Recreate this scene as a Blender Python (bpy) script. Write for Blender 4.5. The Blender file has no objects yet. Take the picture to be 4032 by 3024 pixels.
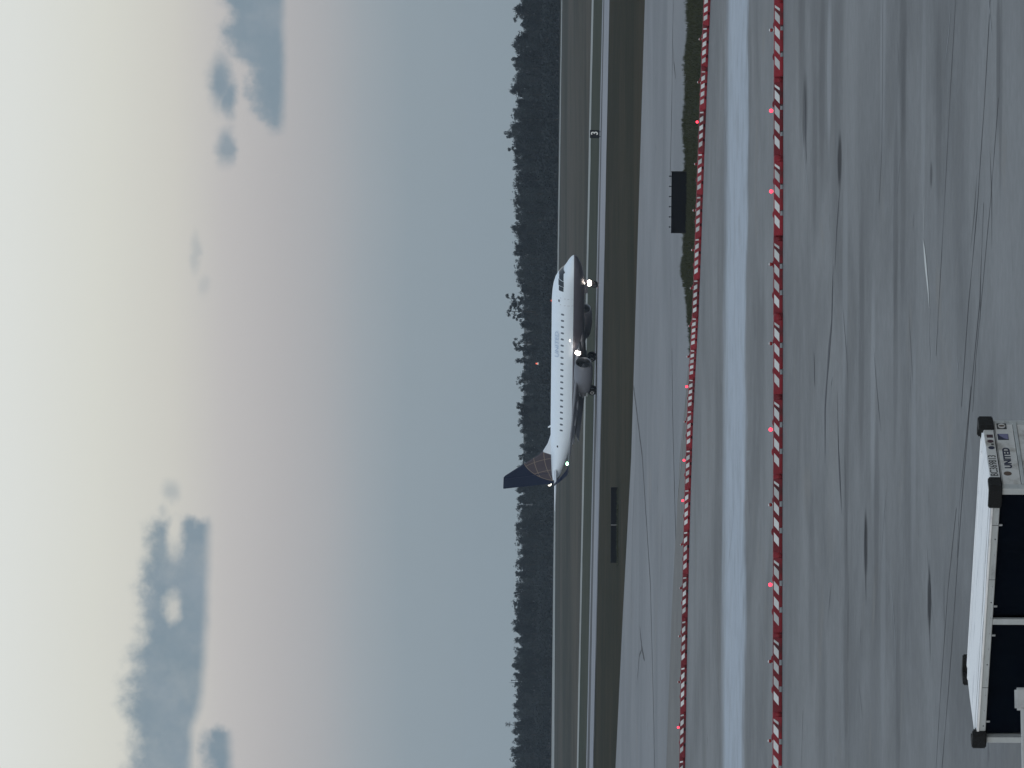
import bpy, bmesh, math, random
from mathutils import Vector, Matrix, noise as mnoise
R = math.radians
random.seed(7)
scene = bpy.context.scene
col = scene.collection

# ------------------------------------------------------------------ camera
# The photograph was taken upright and is stored turned on its side, so the camera is rolled by
# 90 degrees.  (u, v) below are survey coordinates of the upright 3024 x 4032 picture.
F, CU, CV, H = 20000.0, 1512.0, 2016.0, 7.6
pitch = math.atan(36.0 / F)
tilt = 15.0 / 3024.0
fwd = Vector((0, math.cos(pitch), math.sin(pitch)))
upv = Vector((0, -math.sin(pitch), math.cos(pitch)))
rgt = Vector((1, 0, 0))
c_r = rgt * math.cos(tilt) + upv * math.sin(tilt)
c_u = -rgt * math.sin(tilt) + upv * math.cos(tilt)
cam_d = bpy.data.cameras.new('camera')
cam = bpy.data.objects.new('camera', cam_d)
col.objects.link(cam)
cam_d.sensor_fit = 'HORIZONTAL'
cam_d.sensor_width = 36.0
cam_d.lens = 36.0 * F / 4032.0
cam_d.clip_start = 0.5
cam_d.clip_end = 20000
ax, ay, az = -c_u, c_r, -fwd
cam.matrix_world = Matrix(((ax.x, ay.x, az.x, 0), (ax.y, ay.y, az.y, 0), (ax.z, ay.z, az.z, H), (0, 0, 0, 1)))
scene.camera = cam
scene.render.resolution_x, scene.render.resolution_y = 1024, 768
scene.render.engine = 'CYCLES'
scene.cycles.volume_bounces = 0
scene.cycles.max_bounces = 5
scene.cycles.diffuse_bounces = 2
scene.cycles.glossy_bounces = 2
scene.view_settings.view_transform = 'Standard'
scene.view_settings.look = 'None'
scene.view_settings.exposure = 0.0
scene.view_settings.gamma = 1.0

def W(u, v, z=0.0):
    """point of the world at height z that was surveyed at (u, v)"""
    d = fwd + c_r * ((u - CU) / F) - c_u * ((v - CV) / F)
    t = (z - H) / d.z
    return Vector((d.x * t, d.y * t, z))

def S(r, g, b):
    f = lambda c: (c / 255 / 12.92) if c / 255 <= 0.04045 else ((c / 255 + 0.055) / 1.055) ** 2.4
    return (f(r), f(g), f(b), 1.0)

# ------------------------------------------------------------------ world / sky
SUN_EL, SUN_AZ = R(14), R(205)       # low veiled sun behind the viewer
world = bpy.data.worlds.new('World')
scene.world = world
world.use_nodes = True
world.cycles.sampling_method = 'MANUAL'
world.cycles.sample_map_resolution = 512
wn, wl = world.node_tree.nodes, world.node_tree.links
wn.clear()

class G:
    """tiny helper to write node graphs"""
    def __init__(s, tree): s.n, s.l = tree.nodes, tree.links
    def put(s, node, i, val):
        if val is None: return
        if isinstance(val, bpy.types.NodeSocket): s.l.new(val, node.inputs[i])
        else: node.inputs[i].default_value = val
    def m(s, op, a, b=None, c=None, clamp=False):
        nd = s.n.new('ShaderNodeMath'); nd.operation = op; nd.use_clamp = clamp
        s.put(nd, 0, a); s.put(nd, 1, b); s.put(nd, 2, c)
        return nd.outputs[0]
    def vm(s, op, a, b=None):
        nd = s.n.new('ShaderNodeVectorMath'); nd.operation = op
        s.put(nd, 0, a); s.put(nd, 1, b)
        return nd.outputs['Value'] if op in ('LENGTH', 'DOT_PRODUCT') else nd.outputs[0]
    def noise(s, vec, scale, detail=4, rough=0.55, dist=0.0):
        nd = s.n.new('ShaderNodeTexNoise')
        s.put(nd, 'Vector', vec); nd.inputs['Scale'].default_value = scale
        nd.inputs['Detail'].default_value = detail; nd.inputs['Roughness'].default_value = rough
        nd.inputs['Distortion'].default_value = dist
        return nd
    def ss(s, x, a, b, lo=0.0, hi=1.0):
        nd = s.n.new('ShaderNodeMapRange'); nd.interpolation_type = 'SMOOTHSTEP'
        s.put(nd, 0, x)
        for i, q in enumerate((a, b, lo, hi)): nd.inputs[i + 1].default_value = q
        return nd.outputs[0]
    def mix(s, f, a, b, mode='MIX'):
        nd = s.n.new('ShaderNodeMix'); nd.data_type = 'RGBA'; nd.blend_type = mode
        s.put(nd, 0, f); s.put(nd, 6, a); s.put(nd, 7, b)
        return nd.outputs[2]
    def ramp(s, x, stops):
        nd = s.n.new('ShaderNodeValToRGB'); s.put(nd, 0, x)
        e = nd.color_ramp.elements
        while len(e) < len(stops): e.new(0.5)
        for q, (p, c) in zip(e, stops): q.position = p; q.color = c
        return nd.outputs[0]
    def xyz(s, x, y, z):
        nd = s.n.new('ShaderNodeCombineXYZ'); s.put(nd, 0, x); s.put(nd, 1, y); s.put(nd, 2, z)
        return nd.outputs[0]

g = G(world.node_tree)
tc = wn.new('ShaderNodeTexCoord')
sep = wn.new('ShaderNodeSeparateXYZ'); wl.new(tc.outputs['Generated'], sep.inputs[0])
dx, dy, dz = sep.outputs
big = g.noise(tc.outputs['Generated'], 9.0, 3).outputs[0]
dzw = g.m('ADD', dz, g.m('MULTIPLY', g.m('SUBTRACT', big, 0.5), 0.009))
low = g.ramp(g.m('DIVIDE', dzw, 0.125, clamp=True), [
    (0.00, S(138, 151, 159)), (0.18, S(144, 156, 164)), (0.25, S(155, 163, 169)), (0.31, S(168, 170, 173)),
    (0.38, S(178, 177, 178)), (0.46, S(189, 187, 186)), (0.54, S(203, 202, 195)), (0.66, S(213, 214, 206)),
    (0.80, S(219, 222, 218)), (1.00, S(221, 226, 224))])
high = g.ramp(g.m('SUBTRACT', dz, 0.125, clamp=True), [
    (0.0, S(220, 225, 222)), (0.15, S(222, 229, 231)), (0.5, S(205, 221, 236)), (0.9, S(190, 211, 236))])
base = g.mix(g.ss(dz, 0.11, 0.14), low, high)
# clouds: soft dark stratus scraps, direction based, going on all the way round
inv = g.m('DIVIDE', 1.0, g.m('MAXIMUM', dy, 0.05))
au = g.m('ADD', g.m('MULTIPLY', g.m('MULTIPLY', dx, inv), F), CU)
av = g.m('SUBTRACT', 2052.0, g.m('MULTIPLY', g.m('MULTIPLY', dz, inv), F))
wob = g.noise(tc.outputs['Generated'], 210.0, 5, 0.62)
wobs = g.vm('SUBTRACT', wob.outputs['Color'], (0.5, 0.5, 0.5))
def edge(knots):
    # cloud edge height as a function of azimuth
    n = sorted(((u + 600) / 4224, v / 2000) for u, v in knots)
    return g.m('MULTIPLY', g.ramp(g.m('DIVIDE', g.m('ADD', au, 600.0), 4224.0, clamp=True), [(p, (q, q, q, 1)) for p, q in n]), 2000.0)
wsep = wn.new('ShaderNodeSeparateColor'); wl.new(wob.outputs['Color'], wsep.inputs[0])
wv1 = g.m('MULTIPLY', g.m('SUBTRACT', wsep.outputs[0], 0.5), 170.0)
wv2 = g.m('MULTIPLY', g.m('SUBTRACT', wsep.outputs[1], 0.5), 26.0)
wu1 = g.m('MULTIPLY', g.m('SUBTRACT', wsep.outputs[2], 0.5), 150.0)
def slab(top, bot, ua, ub, soft_t=60, soft_b=30):
    dt = g.m('SUBTRACT', g.m('ADD', av, wv1), edge(top)); db = g.m('SUBTRACT', edge(bot), g.m('ADD', av, wv2))
    m_ = g.m('MULTIPLY', g.ss(dt, -soft_t, soft_t), g.ss(db, -soft_b, soft_b))
    uu = g.m('ADD', au, wu1)
    return g.m('MULTIPLY', m_, g.m('MULTIPLY', g.ss(uu, ua[0], ua[1]), g.ss(uu, ub[0], ub[1])))
m1 = slab([(-500, 520), (0, 517), (110, 545), (150, 525), (261, 506), (385, 528), (461, 534), (508, 566), (622, 562), (764, 570), (869, 582), (935, 600), (1010, 640)],
          [(-500, 760), (0, 758), (147, 762), (230, 788), (300, 800), (461, 812), (700, 821), (935, 825), (1010, 822)], (-560, -420), (1000, 930))
m2 = slab([(2480, 1080), (2512, 1068), (2570, 1012), (2654, 972), (2750, 992), (2775, 960), (2800, 900), (2900, 886), (2960, 902), (3040, 882), (3300, 870), (3600, 880)],
          [(2480, 1106), (2700, 1111), (3024, 1108), (3600, 1100)], (2470, 2550), (3590, 3450), 48, 24)
m3 = slab([(-500, 800), (0, 812), (80, 800), (140, 820), (180, 860)], [(-500, 905), (0, 914), (110, 912), (180, 905)], (-420, -300), (178, 128))
msk = g.m('MAXIMUM', g.m('MAXIMUM', m1, m2), m3)
def lump(cu, cv, ru, rv, k=1.0):
    d = g.vm('LENGTH', g.vm('MULTIPLY', g.vm('SUBTRACT', p2, (cu, cv, 0.0)), (1.0 / ru, 1.0 / rv, 0.0)))
    return g.ss(d, 1.55, 0.25, 0.0, k)
p2 = g.vm('ADD', g.xyz(au, av, 0.0), g.vm('MULTIPLY', wobs, (90.0, 70.0, 0.0)))
for q in [(2700, 862, 105, 48, 1), (2640, 890, 75, 36, 1), (2445, 884, 78, 38, .85), (1087, 674, 48, 34, .45), (992, 646, 34, 20, .3), (2020, 765, 75, 20, .3), (1885, 800, 40, 26, .2)]:
    msk = g.m('MAXIMUM', msk, lump(*q))
for q in [(628, 684, 55, 32, .8), (935, 690, 100, 36, 1)]:
    msk = g.m('MULTIPLY', msk, g.m('SUBTRACT', 1.0, lump(*q)))
front = g.ss(dy, 0.98, 0.99)
msk = g.m('MULTIPLY', msk, front)
gen = g.noise(g.vm('MULTIPLY', tc.outputs['Generated'], (1.0, 1.0, 4.0)), 7.0, 6, 0.6).outputs[0]
gband = g.m('MULTIPLY', g.ss(dz, 0.02, 0.05), g.ss(dz, 0.30, 0.12))
gmsk = g.m('MULTIPLY', g.m('MULTIPLY', g.ss(gen, 0.55, 0.68), gband), g.ss(dy, 0.985, 0.96))
fl = g.noise(tc.outputs['Generated'], 60.0, 5, 0.6).outputs[0]
cmsk = g.m('MULTIPLY', g.m('MAXIMUM', msk, gmsk), g.ss(g.noise(tc.outputs['Generated'], 95.0, 5, 0.6).outputs[0], 0.25, 0.6, 0.84, 1.0))
cloudc = g.ramp(fl, [(0.3, S(117, 137, 150)), (0.7, S(134, 149, 161))])
base = g.mix(g.m('MULTIPLY', cmsk, 0.95), base, cloudc)
sky = wn.new('ShaderNodeTexSky')
sky.sky_type = 'NISHITA'; sky.sun_disc = False
sky.sun_elevation = SUN_EL; sky.sun_rotation = SUN_AZ
b1 = wn.new('ShaderNodeBackground'); wl.new(base, b1.inputs[0]); b1.inputs[1].default_value = 1.0
b2 = wn.new('ShaderNodeBackground'); wl.new(sky.outputs[0], b2.inputs[0]); b2.inputs[1].default_value = 0.08
ms = wn.new('ShaderNodeMixShader')
wl.new(g.ss(dz, 0.15, 0.6, 0.0, 0.25), ms.inputs[0])
wl.new(b1.outputs[0], ms.inputs[1]); wl.new(b2.outputs[0], ms.inputs[2])
wo = wn.new('ShaderNodeOutputWorld'); wl.new(ms.outputs[0], wo.inputs[0])

sl = bpy.data.lights.new('sun', 'SUN')
sl.energy, sl.angle, sl.color = 0.5, R(25), (1.0, 0.96, 0.9)
so = bpy.data.objects.new('sun', sl); col.objects.link(so)
sdir = Vector((math.sin(SUN_AZ) * math.cos(SUN_EL), math.cos(SUN_AZ) * math.cos(SUN_EL), math.sin(SUN_EL)))
so.rotation_euler = sdir.to_track_quat('Z', 'Y').to_euler()

# ------------------------------------------------------------------ object helpers
def tag(o, label=None, cat=None, group=None, kind=None):
    for k, q in (('label', label), ('category', cat), ('group', group), ('kind', kind)):
        if q: o[k] = q
    return o
def link(o, parent=None):
    col.objects.link(o)
    if parent is not None: o.parent = parent
    return o
def empty(name, loc=(0, 0, 0), rz=0.0):
    o = bpy.data.objects.new(name, None); o.empty_display_size = 0.3
    o.location = loc; o.rotation_euler = (0, 0, rz)
    return link(o)
def obj(name, me, mat=None, parent=None, smooth=False):
    if isinstance(me, bmesh.types.BMesh):
        bm = me; bmesh.ops.recalc_face_normals(bm, faces=bm.faces)
        me = bpy.data.meshes.new(name); bm.to_mesh(me); bm.free()
    if mat is not None and not me.materials: me.materials.append(mat)
    if smooth:
        for p in me.polygons: p.use_smooth = True
    return link(bpy.data.objects.new(name, me), parent)
def mesh(name, verts, faces):
    me = bpy.data.meshes.new(name); me.from_pydata([tuple(q) for q in verts], [], faces); me.update()
    return me
def box(bm, x0, x1, y0, y1, z0, z1, bev=0.0, seg=2):
    r = bmesh.ops.create_cube(bm, size=1.0)
    vs = r['verts']
    for q in vs:
        q.co = Vector((x0 + (q.co.x + .5) * (x1 - x0), y0 + (q.co.y + .5) * (y1 - y0), z0 + (q.co.z + .5) * (z1 - z0)))
    if bev > 0:
        es = list({e for q in vs for e in q.link_edges})
        bmesh.ops.bevel(bm, geom=es, offset=bev, segments=seg, affect='EDGES')
    return bm
def nbox(*a, **k): return box(bmesh.new(), *a, **k)
def tube(bm, p, q, r0, r1=None, n=10):
    p, q = Vector(p), Vector(q); r1 = r0 if r1 is None else r1
    d = q - p
    m = Matrix.Translation((p + q) / 2) @ d.to_track_quat('Z', 'Y').to_matrix().to_4x4()
    bmesh.ops.create_cone(bm, cap_ends=True, segments=n, radius1=r0, radius2=r1, depth=d.length, matrix=m)
    return bm
def ball(bm, c, r, sc=(1, 1, 1), u=12, v=8):
    m = Matrix.Translation(c) @ Matrix.Diagonal((r * sc[0], r * sc[1], r * sc[2], 1))
    bmesh.ops.create_uvsphere(bm, u_segments=u, v_segments=v, radius=1.0, matrix=m)
    return bm
def extrude_poly(bm, pts, dvec):
    """closed prism from a planar polygon"""
    a = [bm.verts.new(q) for q in pts]
    b = [bm.verts.new(Vector(q) + Vector(dvec)) for q in pts]
    bm.faces.new(a); bm.faces.new(list(reversed(b)))
    for i in range(len(a)):
        j = (i + 1) % len(a); bm.faces.new((a[i], b[i], b[j], a[j]))
    return bm
def copy_tree(o, parent=None):
    c = o.copy(); col.objects.link(c); c.parent = parent
    for ch in list(o.children): copy_tree(ch, c)
    return c

# ------------------------------------------------------------------ materials
MATS = {}
def pmat(name, base, rough=0.6, var=0.12, scale=6.0, bump=0.0, metal=0.0, spec=0.4, dirt=None, coords='Object', stretch=(1, 1, 1), rnd=0.0):
    """painted/plain material: base colour with mottling, optional dirt colour, fine relief"""
    m = bpy.data.materials.new(name); m.use_nodes = True
    k = G(m.node_tree); b = m.node_tree.nodes['Principled BSDF']
    t = k.n.new('ShaderNodeTexCoord').outputs[coords]
    t = k.vm('MULTIPLY', t, stretch)
    n1 = k.noise(t, scale, 5, 0.6).outputs[0]
    c = k.mix(n1, tuple(x * (1 - var) for x in base[:3]) + (1,), tuple(min(1, x * (1 + var)) for x in base[:3]) + (1,))
    if dirt:
        n2 = k.noise(t, scale * 0.37, 6, 0.65).outputs[0]
        c = k.mix(k.ss(n2, 0.5, 0.72, 0, dirt[1]), c, dirt[0])
    if rnd:   # every copy weathers a little differently
        oi = k.n.new('ShaderNodeObjectInfo').outputs['Random']
        f_ = k.ss(oi, 0.0, 1.0, 1 - rnd, 1 + rnd)
        c = k.mix(1.0, c, k.xyz(f_, f_, f_), 'MULTIPLY')
    k.put(b, 'Base Color', c)
    k.put(b, 'Roughness', k.ss(n1, 0.2, 0.8, max(0.03, rough - 0.1), min(1, rough + 0.1)))
    b.inputs['Metallic'].default_value = metal
    b.inputs['Specular IOR Level'].default_value = spec
    if bump:
        bp = k.n.new('ShaderNodeBump'); bp.inputs['Strength'].default_value = bump; bp.inputs['Distance'].default_value = 0.02
        k.l.new(k.noise(t, scale * 4, 4).outputs[0], bp.inputs['Height']); k.l.new(bp.outputs[0], b.inputs['Normal'])
    MATS[name] = m
    return m
def emat(name, colr, strength):
    m = bpy.data.materials.new(name); m.use_nodes = True
    b = m.node_tree.nodes['Principled BSDF']
    b.inputs['Base Color'].default_value = colr
    b.inputs['Emission Color'].default_value = colr; b.inputs['Emission Strength'].default_value = strength
    m.cycles.emission_sampling = 'NONE'
    return m

def concrete(name, c0, c1, big_scale, stain, spots=(), band=None, fine=0.10, rough=0.75):
    m = bpy.data.materials.new(name); m.use_nodes = True
    k = G(m.node_tree); b = m.node_tree.nodes['Principled BSDF']
    t = k.n.new('ShaderNodeTexCoord').outputs['Object']
    n1 = k.noise(t, big_scale, 4, 0.6, 0.6).outputs[0]
    n2 = k.noise(t, big_scale * 4.3, 5, 0.62, 0.3).outputs[0]
    n3 = k.noise(t, 2.6, 5, 0.7).outputs[0]
    n4 = k.noise(t, 22.0, 3, 0.7).outputs[0]
    f = k.m('ADD', k.m('MULTIPLY', n1, 0.62), k.m('MULTIPLY', n2, 0.38))
    c = k.mix(k.ss(f, 0.34, 0.66), c0, c1)
    # drifting pale wash and rubber darkening
    c = k.mix(k.ss(k.noise(t, big_scale * 1.7, 6, 0.65, 1.2).outputs[0], 0.56, 0.72, 0, 0.5), c, stain)
    c = k.mix(k.ss(n3, 0.25, 0.8, 0, 1.0), k.mix(1.0, c, (1 - fine, 1 - fine, 1 - fine, 1), 'MULTIPLY'), k.mix(1.0, c, (1 + fine, 1 + fine, 1 + fine, 1), 'MULTIPLY'))
    c = k.mix(k.ss(n4, 0.62, 0.8, 0, 0.25), c, (0.05, 0.05, 0.052, 1))
    # tyre-rubber smears, many small oil drips
    vor = k.n.new('ShaderNodeTexVoronoi'); vor.inputs['Scale'].default_value = 0.21; k.l.new(t, vor.inputs['Vector'])
    dr = k.m('ADD', vor.outputs['Distance'], k.m('MULTIPLY', k.m('SUBTRACT', n3, 0.5), 0.12))
    sc_ = k.n.new('ShaderNodeSeparateColor'); k.l.new(vor.outputs['Color'], sc_.inputs[0])
    keep = k.m('GREATER_THAN', sc_.outputs[0], 0.66)
    c = k.mix(k.m('MULTIPLY', k.ss(dr, 0.085, 0.03, 0, 0.55), keep), c, (0.03, 0.031, 0.036, 1))
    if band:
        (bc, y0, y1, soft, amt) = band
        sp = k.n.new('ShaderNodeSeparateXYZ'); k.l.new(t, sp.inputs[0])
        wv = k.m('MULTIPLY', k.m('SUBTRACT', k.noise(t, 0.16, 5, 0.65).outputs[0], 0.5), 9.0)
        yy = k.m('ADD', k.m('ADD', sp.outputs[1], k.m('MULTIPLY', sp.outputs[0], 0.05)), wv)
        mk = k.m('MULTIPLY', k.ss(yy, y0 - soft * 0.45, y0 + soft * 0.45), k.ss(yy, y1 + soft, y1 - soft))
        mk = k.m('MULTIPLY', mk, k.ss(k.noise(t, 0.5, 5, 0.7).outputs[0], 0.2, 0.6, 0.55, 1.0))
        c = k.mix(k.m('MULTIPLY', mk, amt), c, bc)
    if spots:
        wob = k.vm('MULTIPLY', k.vm('SUBTRACT', k.noise(t, 0.9, 4, 0.65).outputs['Color'], (0.5, 0.5, 0.5)), (0.30, 0.55, 0.0))
        t2 = k.vm('ADD', t, wob)
        for (px, py, rx, ry, amt, sc) in spots:
            d = k.vm('LENGTH', k.vm('MULTIPLY', k.vm('SUBTRACT', t2, (px, py, 0.0)), (1 / rx, 1 / ry, 0.0)))
            c = k.mix(k.ss(d, 1.25, 0.55, 0, amt), c, sc)
    k.put(b, 'Base Color', c)
    k.put(b, 'Roughness', k.ss(n2, 0.3, 0.7, rough - 0.07, rough + 0.1))
    b.inputs['Specular IOR Level'].default_value = 0.25
    bp = k.n.new('ShaderNodeBump'); bp.inputs['Strength'].default_value = 0.25; bp.inputs['Distance'].default_value = 0.01
    k.l.new(n4, bp.inputs['Height']); k.l.new(bp.outputs[0], b.inputs['Normal'])
    return m

def grassmat(name, a, b_, c_, s1, s2, straw):
    m = bpy.data.materials.new(name); m.use_nodes = True
    k = G(m.node_tree); b = m.node_tree.nodes['Principled BSDF']
    t = k.n.new('ShaderNodeTexCoord').outputs['Object']
    n1 = k.noise(t, s1, 6, 0.65, 0.5).outputs[0]; n2 = k.noise(t, s2, 6, 0.7).outputs[0]; n3 = k.noise(t, s2 * 6, 4, 0.7).outputs[0]
    c = k.mix(k.ss(n1, 0.36, 0.64), a, b_)
    c = k.mix(k.ss(n2, 0.45, 0.7, 0, 0.8), c, c_)
    c = k.mix(k.ss(n3, 0.5, 0.75, 0, 0.5), c, straw)
    k.put(b, 'Base Color', c); b.inputs['Roughness'].default_value = 1.0; b.inputs['Specular IOR Level'].default_value = 0.05
    bp = k.n.new('ShaderNodeBump'); bp.inputs['Strength'].default_value = 0.6; bp.inputs['Distance'].default_value = 0.15
    k.l.new(n2, bp.inputs['Height']); k.l.new(bp.outputs[0], b.inputs['Normal'])
    return m

# oil and rubber blots surveyed on the apron: (u, v, half width m, half depth m, strength)
DK = (0.009, 0.010, 0.014, 1); LT = (0.42, 0.43, 0.44, 1)
spots = []
for u, v, rx, ry, a in [(2390, 3309, 0.70, 0.85, 1.0), (880, 3412, 0.72, 0.62, 1.0), (660, 3664, 0.58, 0.46, 1.0), (2590, 3172, 1.0, 1.3, 0.6),
                        (2330, 3670, 0.25, 0.3, 0.6), (2850, 3560, 2.2, 1.0, 0.35), (2400, 3210, 2.5, 1.2, 0.25), (2300, 3560, 3.0, 0.8, 0.25), (2800, 3935, 1.3, 0.35, 0.45), (1200, 3335, 3.0, 0.9, 0.30),
                        (2150, 3530, 2.5, 0.7, 0.3), (2700, 3240, 2.6, 1.4, 0.3), (2550, 3700, 2.0, 0.7, 0.25), (500, 3335, 2.5, 1.1, 0.25), (1700, 3395, 3.2, 1.0, 0.3), (1000, 3455, 2.4, 0.8, 0.3),
                        (300, 3540, 2.2, 0.7, 0.25), (1650, 3530, 2.4, 0.7, 0.28), (2900, 3160, 3.5, 1.6, 0.25), (700, 3200, 3.0, 1.6, 0.2), (2680, 3945, 2.0, 0.28, 0.3)]:
    p = W(u, v); spots.append((p.x, p.y, rx, ry, a, DK))
for u, v, rx, ry, a in [(2750, 3268, 2.0, 1.0, 0.30), (1500, 3440, 2.6, 0.8, 0.22), (2900, 3480, 2.8, 0.9, 0.18), (1250, 3600, 2.4, 0.7, 0.16), (2600, 3640, 2.4, 0.6, 0.14), (1900, 3330, 3.2, 1.0, 0.18), (600, 3480, 2.6, 0.8, 0.16)]:
    p = W(u, v); spots.append((p.x, p.y, rx, ry, a, LT))
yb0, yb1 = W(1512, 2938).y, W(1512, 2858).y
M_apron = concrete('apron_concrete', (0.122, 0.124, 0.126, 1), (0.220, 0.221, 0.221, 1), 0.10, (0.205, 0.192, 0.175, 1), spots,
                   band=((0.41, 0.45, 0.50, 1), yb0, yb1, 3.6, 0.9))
M_lane = concrete('lane_concrete', (0.160, 0.166, 0.176, 1), (0.235, 0.238, 0.246, 1), 0.045, (0.235, 0.222, 0.215, 1), fine=0.08)
M_asph = concrete('old_asphalt', (0.135, 0.130, 0.125, 1), (0.165, 0.158, 0.150, 1), 0.12, (0.19, 0.18, 0.165, 1))
M_taxi = concrete('taxiway_asphalt', (0.035, 0.036, 0.040, 1), (0.055, 0.056, 0.06, 1), 0.03, (0.07, 0.07, 0.07, 1))
M_shld = concrete('shoulder_concrete', (0.22, 0.23, 0.26, 1), (0.29, 0.29, 0.31, 1), 0.03, (0.2, 0.19, 0.185, 1))
M_road = concrete('road_concrete', (0.25, 0.26, 0.25, 1), (0.33, 0.34, 0.32, 1), 0.02, (0.24, 0.22, 0.19, 1))
M_field = grassmat('mown_field', (0.036, 0.038, 0.031, 1), (0.082, 0.072, 0.058, 1), (0.038, 0.043, 0.034, 1), 0.010, 0.035, (0.120, 0.102, 0.085, 1))
M_green = grassmat('green_grass', (0.036, 0.044, 0.031, 1), (0.052, 0.056, 0.040, 1), (0.030, 0.038, 0.026, 1), 0.012, 0.05, (0.068, 0.064, 0.048, 1))
M_olive = grassmat('olive_grass', (0.017, 0.018, 0.010, 1), (0.038, 0.032, 0.019, 1), (0.013, 0.016, 0.008, 1), 0.025, 0.09, (0.054, 0.044, 0.028, 1))
M_joint = pmat('joint_sealant', (0.022, 0.023, 0.027), 0.8, 0.4, 1.5)
M_skid = pmat('rubber_skid', (0.060, 0.062, 0.070), 0.85, 0.35, 2.5)
M_scuf = pmat('white_scuff', (0.55, 0.55, 0.52), 0.8, 0.3, 3)
M_pale = pmat('worn_line_paint', (0.33, 0.34, 0.35), 0.8, 0.35, 1.5)

# ------------------------------------------------------------------ the setting
def strip(name, pts, z, mat, kind='structure', parent=None):
    me = mesh(name, [(p.x, p.y, z) for p in pts], [tuple(range(len(pts)))])
    o = obj(name, me, mat, parent)
    if kind and parent is None: o['kind'] = kind
    return o
def line_pts(knots, ext=0.0):
    """world polyline through surveyed knots, prolonged at both ends by ext metres"""
    P = [W(u, v) for u, v in knots]
    a = P[0] + (P[0] - P[1]).normalized() * ext
    b = P[-1] + (P[-1] - P[-2]).normalized() * ext
    return [a] + P + [b]
def between(name, lo, hi, z, mat, ext=400.0, jit=0.0):
    A, B = line_pts(lo, ext), line_pts(hi, ext)
    if jit:
        def rag(L_, sd):
            out = []
            for a, b in zip(L_, L_[1:]):
                n_ = max(2, int((b - a).length / 2.5)) if (b - a).length < 300 else 40
                for q in range(n_):
                    p = a.lerp(b, q / n_); e = mnoise.noise(Vector((p.x * .11, sd, 0))) + .7 * mnoise.noise(Vector((p.x * .5, sd + 9, 0)))
                    out.append(p + Vector((0, e * jit, 0)))
            return out + [L_[-1]]
        A, B = rag(A, hash(name) % 17 if False else len(name)), rag(B, len(name) + 31)
    return strip(name, A + list(reversed(B)), z, mat)

E = 900
me = mesh('ground', [(-9000, -300, -0.02), (9000, -300, -0.02), (9000, 15000, -0.02), (-9000, 15000, -0.02)], [(0, 1, 2, 3)])
tag(obj('ground', me, M_field), kind='structure')
between('service_road', [(0, 2182), (1024, 2187), (3024, 2214)], [(0, 2171), (1024, 2180.5), (3024, 2210.5)], 0.0, M_road, E, jit=5)
between('perimeter_road', [(0, 2277), (1512, 2307), (3024, 2337)], [(0, 2271), (1512, 2300.5), (3024, 2329.5)], 0.0, M_road, E, jit=2.2)
between('infield_grass', [(0, 2308), (3024, 2372)], [(0, 2277), (1512, 2307), (3024, 2337)], -0.008, M_green, E)
between('taxiway_edge', [(0, 2312), (3024, 2376)], [(0, 2308), (3024, 2372)], 0.0, M_shld, E, jit=1)
between('taxiway', [(0, 2321), (3024, 2380)], [(0, 2312), (3024, 2376)], 0.004, M_taxi, E)
between('taxiway_shoulder', [(0, 2337), (1512, 2370), (3024, 2400)], [(0, 2321), (3024, 2380)], 0.008, M_shld, E, jit=1.6)
between('grass_verge', [(0, 2424), (624, 2454), (1224, 2486), (3024, 2540)], [(0, 2337), (1512, 2370), (3024, 2400)], 0.0, M_olive, 250, jit=0.5)
# far pale concrete lane, then the darker apron in front of it
far_edge = [(0, 2424), (624, 2454), (1224, 2486), (3024, 2540)]
strip_edge = [(0, 2624), (624, 2646), (1224, 2678), (1600, 2712)]
barr = [(0, 2699), (624, 2710), (1055, 2720), (1438, 2733), (1824, 2754), (2524, 2779), (3024, 2799)]
FE = line_pts(far_edge, 250)
strip('taxi_lane', FE + [Vector((300, 120, 0)), Vector((-300, 120, 0))], 0.010, M_lane)
SE = line_pts([(0, 2624), (624, 2646), (1224, 2678), (1500, 2704), (1760, 2731)], 120)[:-1]
BA = line_pts(barr, 150)
strip('asphalt_margin', SE + [W(1760, 2740)] + [W(u, v + 4) for u, v in reversed(barr[:5])] + [BA[0]], 0.014, M_asph)
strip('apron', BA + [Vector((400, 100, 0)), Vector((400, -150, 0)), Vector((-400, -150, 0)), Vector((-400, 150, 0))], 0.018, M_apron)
apron = bpy.data.objects['apron']; lane = bpy.data.objects['taxi_lane']

def ribbon(name, knots, w0, parent, mat, z, wig=0.05, n=60, fade=False, seed=0):
    """thin wandering strip of sealant, crack or worn paint lying on the pavement"""
    P = [W(u, v) for u, v in knots]
    L = [0.0]
    for a, b in zip(P, P[1:]): L.append(L[-1] + (b - a).length)
    vs, fs = [], []
    for i in range(n + 1):
        s = L[-1] * i / n
        j = max(q for q in range(len(P) - 1) if L[q] <= s + 1e-6)
        t = (s - L[j]) / max(1e-6, L[j + 1] - L[j])
        p = P[j].lerp(P[j + 1], t); d = (P[j + 1] - P[j]).normalized(); nr = Vector((-d.y, d.x, 0))
        e = mnoise.noise(Vector((s * 0.35, seed * 7.1, 0))) * wig
        w = w0 * (0.75 + 0.55 * mnoise.noise(Vector((s * 0.9, seed * 3.3 + 5, 1))))
        if fade: w *= max(0.08, math.sin(math.pi * i / n)) ** 0.7
        w = max(w, 0.004)
        vs += [p + nr * (e + w / 2), p + nr * (e - w / 2)]
        if i: fs.append((2 * i - 2, 2 * i - 1, 2 * i + 1, 2 * i))
    return obj(name, mesh(name, [(q.x, q.y, z) for q in vs], fs), mat, parent)

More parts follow.
